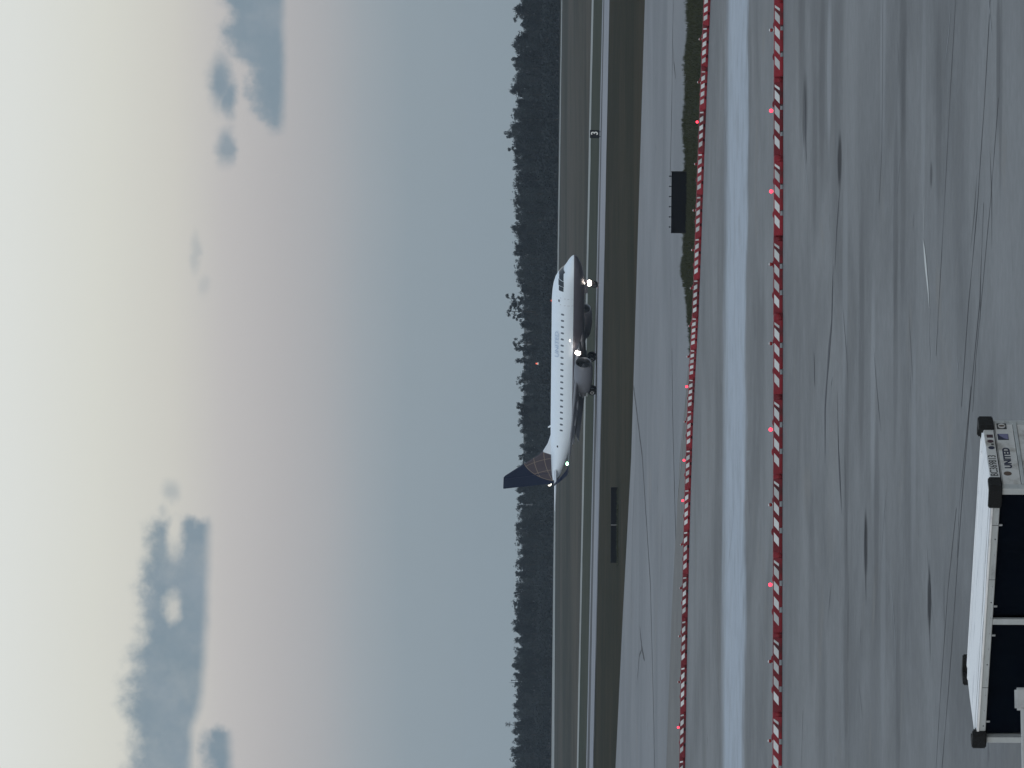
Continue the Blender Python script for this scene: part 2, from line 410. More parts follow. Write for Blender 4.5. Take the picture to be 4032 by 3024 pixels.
joints = [([(3200, 3912), (3024, 3903), (2640, 3882), (2224, 3855), (1824, 3818), (1424, 3790)], 0.030),
          ([(3200, 3774), (3024, 3767), (2640, 3745), (2224, 3723), (1824, 3701), (1624, 3690)], 0.022),
          ([(2224, 3878), (1824, 3862), (1424, 3822), (1024, 3790), (700, 3767), (300, 3738), (0, 3714), (-200, 3698)], 0.028),
          ([(2640, 3936), (2224, 3905), (1824, 3868), (1624, 3848), (1400, 3835)], 0.020),
          ([(1024, 3770), (700, 3736), (300, 3708), (0, 3690), (-200, 3676)], 0.022),
          ([(1500, 3828), (1224, 3802), (1024, 3782), (824, 3774)], 0.018),
          ([(3024, 3480), (2700, 3479), (2424, 3476), (2224, 3465)], 0.020),
          ([(1224, 3330), (924, 3336), (724, 3343), (424, 3342)], 0.020),
          ([(224, 3165), (0, 3158), (-150, 3155)], 0.03)]
for i, (kn, w) in enumerate(joints):
    ribbon('joint_sealant', kn, w * 2.6, apron, M_joint, 0.022, 0.06, 90, seed=i)
lj = [([(1500, 2496), (1224, 2530), (724, 2562), (400, 2570), (150, 2576), (-150, 2580)], 0.10),
      ([(3150, 2655), (2950, 2651), (2600, 2646), (2300, 2640)], 0.09),
      ([(1650, 2647), (1424, 2649), (1050, 2658), (900, 2662)], 0.09),
      ([(1200, 2503), (924, 2491), (624, 2484)], 0.05), ([(1050, 2610), (820, 2604), (700, 2602)], 0.05),
      ([(560, 2520), (470, 2528), (420, 2540)], 0.12), ([(470, 2528), (440, 2518), (320, 2508)], 0.06),
      ([(2864, 2651), (2780, 2654), (2715, 2662)], 0.05)]
for i, (kn, w) in enumerate(lj):
    ribbon('joint_sealant', kn, w * 4.5, lane, M_joint, 0.020, 0.10, 70, fade=i > 2, seed=20 + i)
for i, (kn, w, m) in enumerate([([(2080, 3640), (1960, 3652), (1880, 3660), (1812, 3664)], 0.30, M_scuf),
                                ([(2250, 3645), (2080, 3640)], 0.06, M_scuf),
                                ([(1560, 3590), (1450, 3588)], 0.03, M_joint), ([(1140, 3660), (980, 3662)], 0.03, M_joint),
                                ([(1830, 3668), (1700, 3664), (1590, 3670)], 0.05, M_joint),
                                ([(2190, 3602), (2110, 3600)], 0.05, M_joint), ([(1000, 3489), (960, 3490)], 0.06, M_joint),
                                ([(720, 3504), (640, 3506)], 0.05, M_joint), ([(2080, 3990), (1900, 3995)], 0.03, M_joint),
                                ([(1980, 3284), (1750, 3278), (1620, 3266), (1480, 3256), (1420, 3252), (1200, 3252)], 0.55, M_skid), ([(2700, 3172), (2560, 3174), (2380, 3178)], 0.5, M_skid), ([(1640, 3208), (1560, 3210), (1500, 3212)], 0.35, M_skid), ([(1480, 3300), (1250, 3305), (1000, 3318)], 0.35, M_skid), ([(2300, 3312), (2120, 3298), (1950, 3290)], 0.16, M_skid), ([(1000, 3410), (780, 3412), (640, 3414)], 0.2, M_skid), ([(820, 3665), (560, 3664), (420, 3668)], 0.14, M_skid), ([(2000, 3024), (1900, 3022)], 0.05, M_joint), ([(560, 3000), (400, 3008)], 0.06, M_joint),
                                ([(2400, 2982), (2150, 2984)], 0.05, M_joint)]):
    ribbon('pavement_scratch', kn, w, apron, m, 0.026, 0.03, 40, fade=True, seed=50 + i)
rc = random.Random(21)
for i in range(34):
    u = rc.uniform(0, 3024); v = rc.uniform(3110, 4000) if i < 26 else rc.uniform(2830, 3040); l_ = rc.uniform(60, 420); sl_ = rc.uniform(-.10, .10)
    if u < 1500 and v > 3760: continue
    ribbon('pavement_scratch', [(u, v), (u + l_ * .5, v + sl_ * l_ * .5 + rc.uniform(-4, 4)), (u + l_, v + sl_ * l_)], rc.uniform(.025, .07), apron, rc.choice((M_joint, M_skid, M_skid, M_pale)), 0.0245, 0.05, 30, fade=True, seed=200 + i)
ribbon('worn_edge_line', [(1570, 2707), (1350, 2694), (1200, 2684), (1054, 2668)], 0.16, bpy.data.objects['asphalt_margin'], M_pale, 0.030, 0.05, 60, seed=80)

# grass island along the far barricades
isl = [(3200, 2704), (3024, 2708), (2900, 2714), (2790, 2700), (2640, 2706), (2524, 2694), (2400, 2706), (2300, 2702), (2150, 2700), (2040, 2698), (1960, 2686), (1880, 2706), (1824, 2712), (1700, 2724), (1560, 2736)]
inn = [(3200, 2785), (3024, 2782), (2524, 2763), (1824, 2742), (1560, 2739)]
ip = [W(u, v) for u, v in isl]; nn = [W(u, v) for u, v in inn]
fine = []
for a, b in zip(ip, ip[1:]):
    for q in range(8):
        p = a.lerp(b, q / 8); w = mnoise.noise(p * 0.9) * 1.6 + mnoise.noise(p * 3.1) * 0.8
        fine.append(p + Vector((0, w, 0)))
fine.append(ip[-1])
strip('grass_island', fine + list(reversed(nn)), 0.016, M_olive)
def interp(kn, u):
    kn = sorted(kn)
    for (a, b), (c, d) in zip(kn, kn[1:]):
        if a <= u <= c: return b + (d - b) * (u - a) / (c - a)
    return kn[0][1] if u < kn[0][0] else kn[-1][1]
M_blade = pmat('grass_blades', (0.050, 0.056, 0.034), 0.9, 0.5, 0.8, spec=0.1)
def tufts(name, sites, hmin, hmax, parent=None):
    vs, fs = [], []
    for p in sites:
        for _ in range(5):
            a = random.uniform(0, 6.283); h = random.uniform(hmin, hmax); w = random.uniform(0.008, 0.02)
            b = p + Vector((random.gauss(0, .05), random.gauss(0, .05), 0))
            l = Vector((math.cos(a), math.sin(a), 0)); t = l * random.uniform(0, .6) * h
            i = len(vs); q = Vector((-l.y, l.x, 0)) * w
            vs += [b - q, b + q, b + t + Vector((0, 0, h))]; fs.append((i, i + 1, i + 2))
    return obj(name, mesh(name, vs, fs), M_blade, parent)
sites = []
for _ in range(900):
    u = random.uniform(2080, 2370); p = W(u, interp(inn, u) - random.uniform(20, 42)); p.z = 0.016; sites.append(p)
for _ in range(7000):
    u = random.uniform(1600, 3100); a, b = interp(isl, u), interp(inn, u)
    v = a + (b - a) * random.random() ** 1.3 - abs(random.gauss(0, 4.5)) * (1 if random.random() < .5 else .2)
    p = W(u, v); p.z = 0.016; sites.append(p)
tag(tufts('grass_tufts', sites, 0.05, 0.16), 'rough dark grass tufts growing on the island behind the barricades', 'grass', kind='stuff')

# ------------------------------------------------------------------ barricades
M_red = pmat('barricade_red', (0.185, 0.011, 0.018), 0.55, 0.25, 5.0, dirt=((0.06, 0.014, 0.015, 1), 0.85), spec=0.25, rnd=0.28)
M_wht = pmat('barricade_white', (0.52, 0.54, 0.54), 0.6, 0.08, 6.0, dirt=((0.30, 0.28, 0.27, 1), 0.75), rnd=0.22)
M_lamp = pmat('lamp_base_grey', (0.55, 0.56, 0.57), 0.4, 0.08)
M_lensoff = pmat('red_lens_unlit', (0.22, 0.012, 0.014), 0.2, 0.2, 8)
M_lenson = emat('red_lens_lit', (1.0, 0.035, 0.07, 1), 3.2)
BL, HB = 2.30, 0.265
def barricade_meshes(slant):
    parts = {}
    # wedge shaped upper body, notched ends with knuckles
    bm = bmesh.new()
    prof = [(-.19, .085), (-.175, .10), (-.115, .245), (-.09, HB), (.09, HB), (.115, .245), (.175, .10), (.19, .085)]
    e = BL / 2 - 0.075
    extrude_poly(bm, [(-e, y, z) for y, z in prof], (2 * e, 0, 0))
    # base: three feet leaving two fork pockets open right through
    for x0, x1 in ((-e, -.50), (-.34, .27), (.43, e)):
        box(bm, x0, x1, -.20, .20, 0.0, .0845, 0.012, 1)
    parts['body'] = bm
    # end knuckles
    bm = bmesh.new()
    tube(bm, (0, 0, 0.0), (0, 0, .23), .150, .125, 14); ball(bm, Vector((0, 0, .23)), .125, (1, 1, .35)); box(bm, -.12, .12, -.10, .10, .06, .2)
    parts['hinge_knuckle'] = bm
    bm = bmesh.new(); ball(bm, Vector((0, 0, HB - .005)), .085, (1.25, .9, .55)); parts['filler_cap'] = bm
    bm = bmesh.new(); tube(bm, (0, 0, HB - .01), (0, 0, HB + .035), .022, .018, 8)
    box(bm, -.05, .05, -.02, .02, HB - .006, HB + .012); parts['lamp_stem'] = bm
    bm = bmesh.new(); ball(bm, Vector((0, 0, HB + .075)), .055, (1, 1, 1), 14, 10); parts['lens'] = bm
    bm = bmesh.new(); ball(bm, Vector((0, 0, HB + .118)), .04, (1, 1, .6), 12, 8); parts['lamp_cap'] = bm
    # one stripe panel: slanted parallelogram lying proud on the sloping side
    n = Vector((0, -(.245 - .10), -(.115 - .175) * -1)).normalized()
    n = Vector((0, -.145, .06)).normalized()
    lo, hi = Vector((0, -.171, .1025)), Vector((0, -.116, .2425))
    bm = bmesh.new(); sh = slant * .085
    pts = [lo + Vector((-.122 - sh, 0, 0)), lo + Vector((.122 - sh, 0, 0)), hi + Vector((.122 + sh, 0, 0)), hi + Vector((-.122 + sh, 0, 0))]
    extrude_poly(bm, [p - n * .006 for p in pts], n * .010); parts['stripe'] = bm
    bm = bmesh.new()
    extrude_poly(bm, [lo + Vector((-.05 - sh, 0, 0)), lo + Vector((.03 - sh, 0, 0)), hi + Vector((.05, 0, 0)), hi + Vector((-.02, 0, 0))], n * .004)
    parts['stripe_end'] = bm
    out = {}
    for k, bm in parts.items():
        bmesh.ops.recalc_face_normals(bm, faces=bm.faces)
        me = bpy.data.meshes.new(k); bm.to_mesh(me); bm.free()
        me.materials.append({'stripe': M_wht, 'stripe_end': M_wht, 'lamp_stem': M_lamp, 'lens': M_lensoff, 'lamp_cap': M_wht}.get(k, M_red))
        if k in ('hinge_knuckle', 'filler_cap', 'lens', 'lamp_cap'):
            for p in me.polygons: p.use_smooth = True
        out[k] = me
    on = out['lens'].copy(); on.materials.clear(); on.materials.append(M_lenson); out['lens_on'] = on
    return out
def make_barricade(ms, loc, rz, lit, lamp, label, group, k):
    rnd = random.Random(k * 13 + 5)
    t = empty('low_barricade', loc, rz)
    tag(t, label, 'barricade', group)
    body = obj('body', ms['body'], None, t)
    o = obj('hinge_knuckle', ms['hinge_knuckle'], None, t); o.location = (BL / 2, -.03, 0)
    for s in (-.44, .47):
        c = obj('filler_cap', ms['filler_cap'], None, t); c.location = (s + rnd.uniform(-.06, .06), .02, rnd.uniform(-.02, .012))
    for i in range(4):
        for face in (0, math.pi):
            x = -.68 + .445 * i
            s = obj('stripe_panel', ms['stripe'], None, t); s.location = (x if face == 0 else -x, 0, 0); s.rotation_euler = (0, 0, face)
    s = obj('stripe_panel', ms['stripe_end'], None, t); s.location = (.97, 0, 0)
    if lamp:
        st = obj('warning_lamp', ms['lamp_stem'], None, t); st.location = (.31 + rnd.uniform(-.09, .09), .03 + rnd.uniform(-.03, .03), 0); st.rotation_euler = (rnd.uniform(-.08, .08), rnd.uniform(-.12, .12), 0)
        obj('lens', ms['lens_on' if lit else 'lens'], None, st)
        if not lit: obj('lamp_cap', ms['lamp_cap'], None, st)
        if lit:
            pl = None
    return t
near_ms, far_ms = barricade_meshes(1), barricade_meshes(-1)
LN = {True: 'red and white low barricade of the row beside the baggage cart, warning lamp glowing red',
      False: 'red and white low barricade of the row beside the baggage cart, warning lamp unlit'}
jy = [-312 + 0.6 + 312.6 * k for k in range(12)]
lit_near = {2: True, 3: True, 6: True, 8: True}
for k in range(11):
    ya, yb = jy[k], jy[k + 1]
    a, b = W(3024 - yb, 3087 - 5 * yb / 3024), W(3024 - ya, 3087 - 5 * ya / 3024)
    c = (a + b) / 2; rz = math.atan2(b.y - a.y, b.x - a.x)
    lit = k in lit_near
    c.z = 0.018; c.y += .2 + random.uniform(-.07, .07)
    make_barricade(near_ms, c, rz + random.uniform(-.025, .025), lit, True, LN[lit], 'nearer barricade row, lamp ' + ('lit' if lit else 'unlit'), k)
LF = {True: 'red and white low barricade of the row along the grass island, lamp glowing red',
      False: 'red and white low barricade of the row along the grass island, lamp unlit'}
P = line_pts(barr, 12)
L = [0.0]
for a, b in zip(P, P[1:]): L.append(L[-1] + (b - a).length)
lit_far = [439, 521, 1582, 1772, 1969, 2935]
def at_s(s):
    j = max(q for q in range(len(P) - 1) if L[q] <= s + 1e-6); t = (s - L[j]) / (L[j + 1] - L[j])
    return P[j].lerp(P[j + 1], t)
s = 10.2; k = 100
while s < L[-1] - 10.0:
    a, b = at_s(s), at_s(s + BL + .01)
    c = (a + b) / 2
    u = CU + c.x * F / c.y; y = 3024 - u
    lit = any(abs(y - q) < 66 for q in lit_far)
    c.z = 0.018; c.y += .2 + random.uniform(-.08, .08)
    make_barricade(far_ms, c, math.atan2(b.y - a.y, b.x - a.x) + random.uniform(-.03, .03), lit, True, LF[lit], 'farther barricade row, lamp ' + ('lit' if lit else 'unlit'), k)
    s += BL + .01; k += 1

# ------------------------------------------------------------------ airfield signs
M_blk = pmat('sign_black', (0.0055, 0.007, 0.010), 0.7, 0.35, 3.0, spec=0.12)
M_frm = pmat('sign_frame', (0.009, 0.010, 0.013), 0.6, 0.3, 3.0, spec=0.15)
M_alu = pmat('galvanised', (0.42, 0.43, 0.44), 0.45, 0.12, 8, metal=0.6)
M_sgw = pmat('sign_white', (0.75, 0.76, 0.74), 0.5, 0.06, 3)
def text_mesh(name, body, size, mat, parent, loc, rot, depth=0.004, sx=1.0, bold=0.0, align='CENTER'):
    cu = bpy.data.curves.new(name, 'FONT'); cu.body = body; cu.size = size; cu.extrude = depth; cu.offset = bold
    cu.align_x = align; cu.align_y = 'CENTER'
    t = bpy.data.objects.new(name, cu)
    col.objects.link(t)
    dg = bpy.context.evaluated_depsgraph_get()
    me = bpy.data.meshes.new_from_object(t.evaluated_get(dg))
    bpy.data.objects.remove(t)
    me.materials.clear(); me.materials.append(mat)
    o = obj(name, me, None, parent); o.location = loc; o.rotation_euler = rot; o.scale = (sx, 1, 1)
    return o
def back_sign(name, label, loc, rz, w, h, z0, panels, knobs):
    t = empty(name, loc, rz); tag(t, label, 'sign')
    pw = w / panels
    for i in range(panels):
        x0 = -w / 2 + i * pw
        obj('back_panel', nbox(x0 + .02, x0 + pw - .02, -.07, .07, z0, z0 + h, .012, 1), M_blk, t)
    for i in range(panels + 1):
        x = -w / 2 + i * pw
        obj('frame_post', nbox(x - .018, x + .018, -.085, .085, z0 - .02, z0 + h + .012, .006, 1), M_frm if i in (0, panels) else M_alu, t)
    if not knobs: obj('top_trim', nbox(-w / 2, w / 2, -.078, .078, z0 + h, z0 + h + .022), M_frm, t)
    for i in range(knobs):
        x = -w / 2 + w * (i + .55) / knobs
        bm = bmesh.new(); tube(bm, (x, 0, z0 + h - .01), (x, 0, z0 + h + .06), .018, .018, 8); tube(bm, (x, 0, z0 + h + .06), (x, 0, z0 + h + .10), .036, .03, 8)
        obj('bolt_knob', bm, M_frm, t)
    for i in range(max(3, panels * 2)):
        x = -w / 2 + w * (i + .5) / max(3, panels * 2)
        bm = bmesh.new(); tube(bm, (x, 0, 0.0), (x, 0, z0 + .02), .04, .04, 10); box(bm, x - .12, x + .12, -.12, .12, 0.0, .03)
        obj('leg', bm, M_frm, t)
    return t
# sign on the island
a, b = W(3024 - 911, 2708), W(3024 - 681, 2712)
c = (a + b) / 2; c.z = .016
back_sign('guidance_sign', 'black back of a guidance sign with six top knobs, standing on the grass island', c, math.atan2((b - a).y * .3, (b - a).x), (b - a).length * .99, .70, .06, 1, 6)
a, b = W(3024 - 2214, 2432), W(3024 - 1920, 2434)
c = (a + b) / 2; c.z = 0
back_sign('guidance_sign', 'long low black back of a two-panel guidance sign in the grass verge', c, math.atan2((b - a).y * .2, (b - a).x), (b - a).length, .50, .04, 2, 0)
gs = []
for i in range(260):
    t = random.random(); q = a.lerp(b, t) + Vector((random.uniform(-.3, .3), random.uniform(-1.5, -.15), 0)); gs.append(q)
tag(tufts('sign_grass', gs, 0.06, 0.22), 'grass tufts growing up in front of the long black sign', 'grass', kind='stuff')
# distance remaining board
p = W(3024 - 528, 2364); p.z = 0
t = empty('distance_board', p, R(-8)); tag(t, 'small black board with a white number 3 standing by the taxiway', 'sign')
sc = p.y / F
bw, bh = 31 * sc, 37 * sc
obj('housing', nbox(-bw / 2, bw / 2, -.14, .14, .10, .10 + bh, .03, 1), M_blk, t)
obj('face', nbox(-bw / 2 + .05, bw / 2 - .05, -.150, -.1405, .15, .05 + bh), M_frm, t)
text_mesh('numeral', '3', bh * 1.02, M_sgw, t, (bw * .13, -.153, .10 + bh * .49), (R(90), 0, 0), .004, .85, .012)
for x in (-bw * .3, bw * .3):
    bm = bmesh.new(); tube(bm, (x, 0, 0), (x, 0, .12), .035); obj('leg', bm, M_frm, t)

# ------------------------------------------------------------------ regional jet
def plane_paint():
    m = bpy.data.materials.new('fuselage_paint'); m.use_nodes = True
    k = G(m.node_tree); b = m.node_tree.nodes['Principled BSDF']
    t = k.n.new('ShaderNodeTexCoord').outputs['Object']
    sp = k.n.new('ShaderNodeSeparateXYZ'); k.l.new(t, sp.inputs[0])
    n = k.noise(t, 1.3, 5, 0.6).outputs[0]
    wht = k.mix(n, (0.70, 0.78, 0.85, 1), (0.78, 0.85, 0.91, 1))
    gry = k.mix(n, (0.085, 0.082, 0.098, 1), (0.115, 0.11, 0.128, 1))
    c = k.mix(k.ss(sp.outputs[2], 2.44, 2.38), wht, gry)
    # blue sweep over the tail cone
    tail = k.m('ADD', sp.outputs[0], k.m('MULTIPLY', sp.outputs[2], 1.15))
    c = k.mix(k.ss(tail, -9.55, -9.62), c, (0.010, 0.016, 0.045, 1))
    k.put(b, 'Base Color', c); b.inputs['Roughness'].default_value = 0.38
    b.inputs['Specular IOR Level'].default_value = 0.4
    return m
def fin_paint():
    m = bpy.data.materials.new('fin_paint'); m.use_nodes = True
    k = G(m.node_tree); b = m.node_tree.nodes['Principled BSDF']
    t = k.n.new('ShaderNodeTexCoord').outputs['Object']
    sp = k.n.new('ShaderNodeSeparateXYZ'); k.l.new(t, sp.inputs[0])
    x, z = sp.outputs[0], sp.outputs[2]
    X = k.m('ADD', x, 10.6); Z = k.m('SUBTRACT', z, 3.6)
    rr = k.m('SQRT', k.m('ADD', k.m('MULTIPLY', X, X), k.m('MULTIPLY', Z, Z)))
    navy = k.mix(k.noise(t, 2.0, 4).outputs[0], (0.006, 0.011, 0.030, 1), (0.010, 0.017, 0.044, 1))
    globe = k.mix(k.noise(t, 1.1, 4).outputs[0], (0.055, 0.046, 0.058, 1), (0.085, 0.070, 0.078, 1))
    # meridians and parallels
    lat = k.m('ABSOLUTE', k.m('SUBTRACT', k.m('FRACT', k.m('MULTIPLY', k.m('ADD', Z, k.m('MULTIPLY', k.m('MULTIPLY', X, X), .06)), 0.92)), .5))
    lon = k.m('ABSOLUTE', k.m('SUBTRACT', k.m('FRACT', k.m('MULTIPLY', k.m('ADD', X, k.m('MULTIPLY', k.m('MULTIPLY', Z, Z), .10)), 0.62)), .5))
    ln = k.m('MAXIMUM', k.ss(lat, .045, .02), k.ss(lon, .03, .012))
    ln = k.m('MAXIMUM', ln, k.m('MULTIPLY', k.ss(rr, 3.95, 4.0), 1.0))
    globe = k.mix(k.m('MULTIPLY', ln, .55), globe, (0.34, 0.27, 0.20, 1))
    c = k.mix(k.ss(rr, 4.06, 4.03), navy, globe)
    # white dorsal fillet in front of the globe
    dl = k.m('ADD', x, k.m('MULTIPLY', z, -.42))
    c = k.mix(k.ss(dl, -12.88, -12.80), c, (0.70, 0.75, 0.80, 1))
    k.put(b, 'Base Color', c); b.inputs['Roughness'].default_value = 0.55; b.inputs['Specular IOR Level'].default_value = 0.12
    return m
M_fus, M_fin = plane_paint(), fin_paint()
M_wing = pmat('wing_grey', (0.17, 0.175, 0.19), 0.5, 0.10, 1.0, dirt=((0.09, 0.09, 0.10, 1), 0.5))
M_nac = pmat('nacelle_grey', (0.15, 0.155, 0.175), 0.45, 0.12, 1.2)
M_lip = pmat('inlet_lip', (0.22, 0.22, 0.23), 0.4, 0.06, 2, metal=0.9)
M_fan = pmat('fan_dark', (0.02, 0.02, 0.022), 0.5, 0.3, 4)
M_tyre = pmat('tyre', (0.014, 0.014, 0.015), 0.8, 0.3, 6)
M_hub = pmat('wheel_hub', (0.40, 0.41, 0.42), 0.4, 0.1, 6)
M_strut = pmat('strut', (0.20, 0.20, 0.21), 0.35, 0.15, 6, metal=0.4)
M_win = pmat('cabin_glass', (0.10, 0.12, 0.15), 0.2, 0.3, 4, spec=0.6)
M_cock = pmat('cockpit_glass', (0.010, 0.014, 0.020), 0.08, 0.3, 4, spec=0.7)
M_navy = pmat('navy_paint', (0.010, 0.017, 0.050), 0.4, 0.2, 3)
M_ttl = pmat('title_blue', (0.44, 0.54, 0.68), 0.4, 0.1, 3)
M_white = pmat('jet_white', (0.70, 0.75, 0.80), 0.38, 0.05, 2)
M_land = emat('landing_lamp', (1.0, 0.88, 0.80, 1), 9.0)
M_grn = emat('green_nav', (0.45, 1.0, 0.62, 1), 8.0)
M_wnav = emat('white_nav', (1.0, 0.95, 0.80, 1), 4.0)
M_rnav = emat('red_beacon', (0.8, 0.10, 0.05, 1), 0.25)

YAW = R(-41)
MID = W(1554, 2347.5)
jet = empty('regional_jet', (MID.x, MID.y, 0.006), YAW)
tag(jet, 'white twin-engine regional jet with dark blue globe tail and landing lights on, taxiing', 'airplane')
# fuselage loft: station from nose -> top z, bottom z, half width
ST = [(0.0, 2.40, 2.34, .03), (.12, 2.56, 2.18, .20), (.35, 2.74, 2.00, .42), (.8, 2.98, 1.80, .72), (1.3, 3.20, 1.64, .97), (1.75, 3.42, 1.54, 1.14),
      (2.15, 3.78, 1.47, 1.26), (2.5, 4.04, 1.42, 1.34), (3.0, 4.26, 1.37, 1.42), (3.7, 4.42, 1.33, 1.48), (4.6, 4.52, 1.31, 1.505), (5.6, 4.56, 1.30, 1.505),
      (8, 4.56, 1.30, 1.505), (11, 4.56, 1.28, 1.505), (14, 4.56, 1.25, 1.505), (17, 4.56, 1.26, 1.505), (19.5, 4.56, 1.32, 1.505), (21, 4.56, 1.50, 1.48),
      (22.5, 4.555, 1.80, 1.41), (24, 4.545, 2.14, 1.29), (25.5, 4.52, 2.50, 1.13), (27, 4.48, 2.90, .92), (28.3, 4.44, 3.26, .68), (29.3, 4.38, 3.54, .46), (30.0, 4.30, 3.74, .28), (30.5, 4.22, 3.88, .16)]
NOSE = 15.5
def fus_surf(s, ang):
    """ang 0 = starboard side (y<0), +90 = top"""
    for (a, b) in zip(ST, ST[1:]):
        if a[0] <= s <= b[0]:
            t = (s - a[0]) / (b[0] - a[0]); q = [a[i] + (b[i] - a[i]) * t for i in range(4)]; break
    zt, zb, w = q[1], q[2], q[3]
    zc = zb + (zt - zb) * .48
    z = zc + (zt - zc) * math.sin(ang) if ang >= 0 else zc + (zc - zb) * math.sin(ang)
    return Vector((NOSE - s, -w * math.cos(ang), z))
NS = 40
bm = bmesh.new(); rings = []
for st in ST:
    rings.append([bm.verts.new(fus_surf(st[0], -math.pi / 2 + 2 * math.pi * i / NS) if i <= NS // 2 else
                  Vector((lambda q: (q.x, -q.y, q.z))(fus_surf(st[0], -math.pi / 2 + 2 * math.pi * (NS - i) / NS)))) for i in range(NS)])
for ra, rb in zip(rings, rings[1:]):
    for i in range(NS): bm.faces.new((ra[i], ra[(i + 1) % NS], rb[(i + 1) % NS], rb[i]))
bm.faces.new(rings[0]); bm.faces.new(list(reversed(rings[-1])))
fus = obj('fuselage', bm, M_fus, jet, True)
def decal(name, s0, s1, z0, z1, mat, side, parent, off=.012, n=4, rounded=False):
    """curved plate that follows the fuselage side"""
    def ang_for(s, z):
        lo, hi = -1.55, 1.55
        for _ in range(30):
            mid = (lo + hi) / 2
            if fus_surf(s, mid).z < z: lo = mid
            else: hi = mid
        return lo
    vs, fs = [], []
    if rounded:
        sc_, zc_ = (s0 + s1) / 2, (z0 + z1) / 2
        ring = [(sc_ + (s1 - s0) / 2 * math.copysign(abs(math.cos(a)) ** .6, math.cos(a)), zc_ + (z1 - z0) / 2 * math.copysign(abs(math.sin(a)) ** .6, math.sin(a))) for a in [2 * math.pi * i / 14 for i in range(14)]]
        for d in (off, -.03):
            for (a, b) in ring:
                p = fus_surf(a, ang_for(a, b)); nrm = Vector((0, p.y, (p.z - 2.9) * .8)).normalized(); p = p + nrm * d; vs.append((p.x, p.y * (1 if side < 0 else -1), p.z))
        fs.append(tuple(range(14)))
        for i in range(14): fs.append((i, (i + 1) % 14, 14 + (i + 1) % 14, 14 + i))
    else:
        for i in range(n + 1):
            s = s0 + (s1 - s0) * i / n
            for j in range(n + 1):
                z = z0 + (z1 - z0) * j / n
                p = fus_surf(s, ang_for(s, z)); nrm = Vector((0, p.y, (p.z - 2.9) * .8)).normalized(); p = p + nrm * off
                vs.append((p.x, p.y * (1 if side < 0 else -1), p.z))
        for i in range(n):
            for j in range(n):
                a = i * (n + 1) + j; fs.append((a, a + 1, a + n + 2, a + n + 1))
    o = obj(name, mesh(name, vs, fs), mat, parent)
    return o
for side in (-1, 1):
    for i in range(20):
        s = 6.55 + .815 * i
        decal('cabin_window', s - .115, s + .115, 3.33, 3.64, M_win, side, fus, rounded=True)
    decal('door_window', 4.72, 5.05, 3.78, 3.92, M_cock, side, fus, rounded=True)
    decal('door_window', 24.3, 24.6, 3.78, 3.92, M_cock, side, fus, rounded=True)
    for s in (4.45, 5.32):
        decal('door_seam', s, s + .03, 2.5, 4.1, M_strut, side, fus, off=.006)
    # cockpit panes
    for s0, s1, z0, z1 in ((1.92, 2.48, 3.42, 3.86), (2.52, 3.06, 3.40, 3.92), (3.10, 3.62, 3.42, 3.88)):
        decal('cockpit_pane', s0, s1, z0, z1, M_cock, side, fus, off=.014)
# wraparound centre windscreen
vs, fs = [], []
for j, (s0) in enumerate((1.74, 1.92, 2.10, 2.28)):
    for i in range(9):
        a = R(58) + (math.pi - 2 * R(58)) * i / 8
        p = fus_surf(s0, a if a <= math.pi / 2 else math.pi - a)
        if a > math.pi / 2: p.y = -p.y
        vs.append(p + Vector((.012, 0, .014)))
for j in range(3):
    for i in range(8): fs.append((j * 9 + i, j * 9 + i + 1, j * 9 + i + 10, j * 9 + i + 9))
obj('windscreen', mesh('windscreen', vs, fs), M_cock, fus)
# titles on the crown, too far away to read clearly
txt = text_mesh('title_lettering', 'UNITED', .62, M_ttl, fus, (NOSE - 10.6, -1.26, 4.02), (R(62), 0, 0), .004, 1.55)
# wings
def airfoil(c, t, n=10):
    xs = [.5 * (1 - math.cos(math.pi * i / n)) for i in range(n + 1)]
    th = lambda x: 5 * t * (.2969 * math.sqrt(x) - .126 * x - .3516 * x * x + .2843 * x ** 3 - .1036 * x ** 4)
    return [(-x * c, th(x) * c + .02 * c * math.sin(math.pi * x)) for x in xs] + [(-x * c, -th(x) * c * .8) for x in reversed(xs[1:-1])]
def loft(secs):
    """secs: list of (origin Vector at LE, chord, thickness, cant angle)"""
    bm = bmesh.new(); rr = []
    for o, c, t, ca, sd in secs:
        ring = []
        for x, z in airfoil(c, t):
            ring.append(bm.verts.new(o + Vector((x, -z * math.sin(ca) * sd, z * math.cos(ca)))))
        rr.append(ring)
    n = len(rr[0])
    for a, b in zip(rr, rr[1:]):
        for i in range(n): bm.faces.new((a[i], a[(i + 1) % n], b[(i + 1) % n], b[i]))
    bm.faces.new(rr[0]); bm.faces.new(list(reversed(rr[-1])))
    return bm
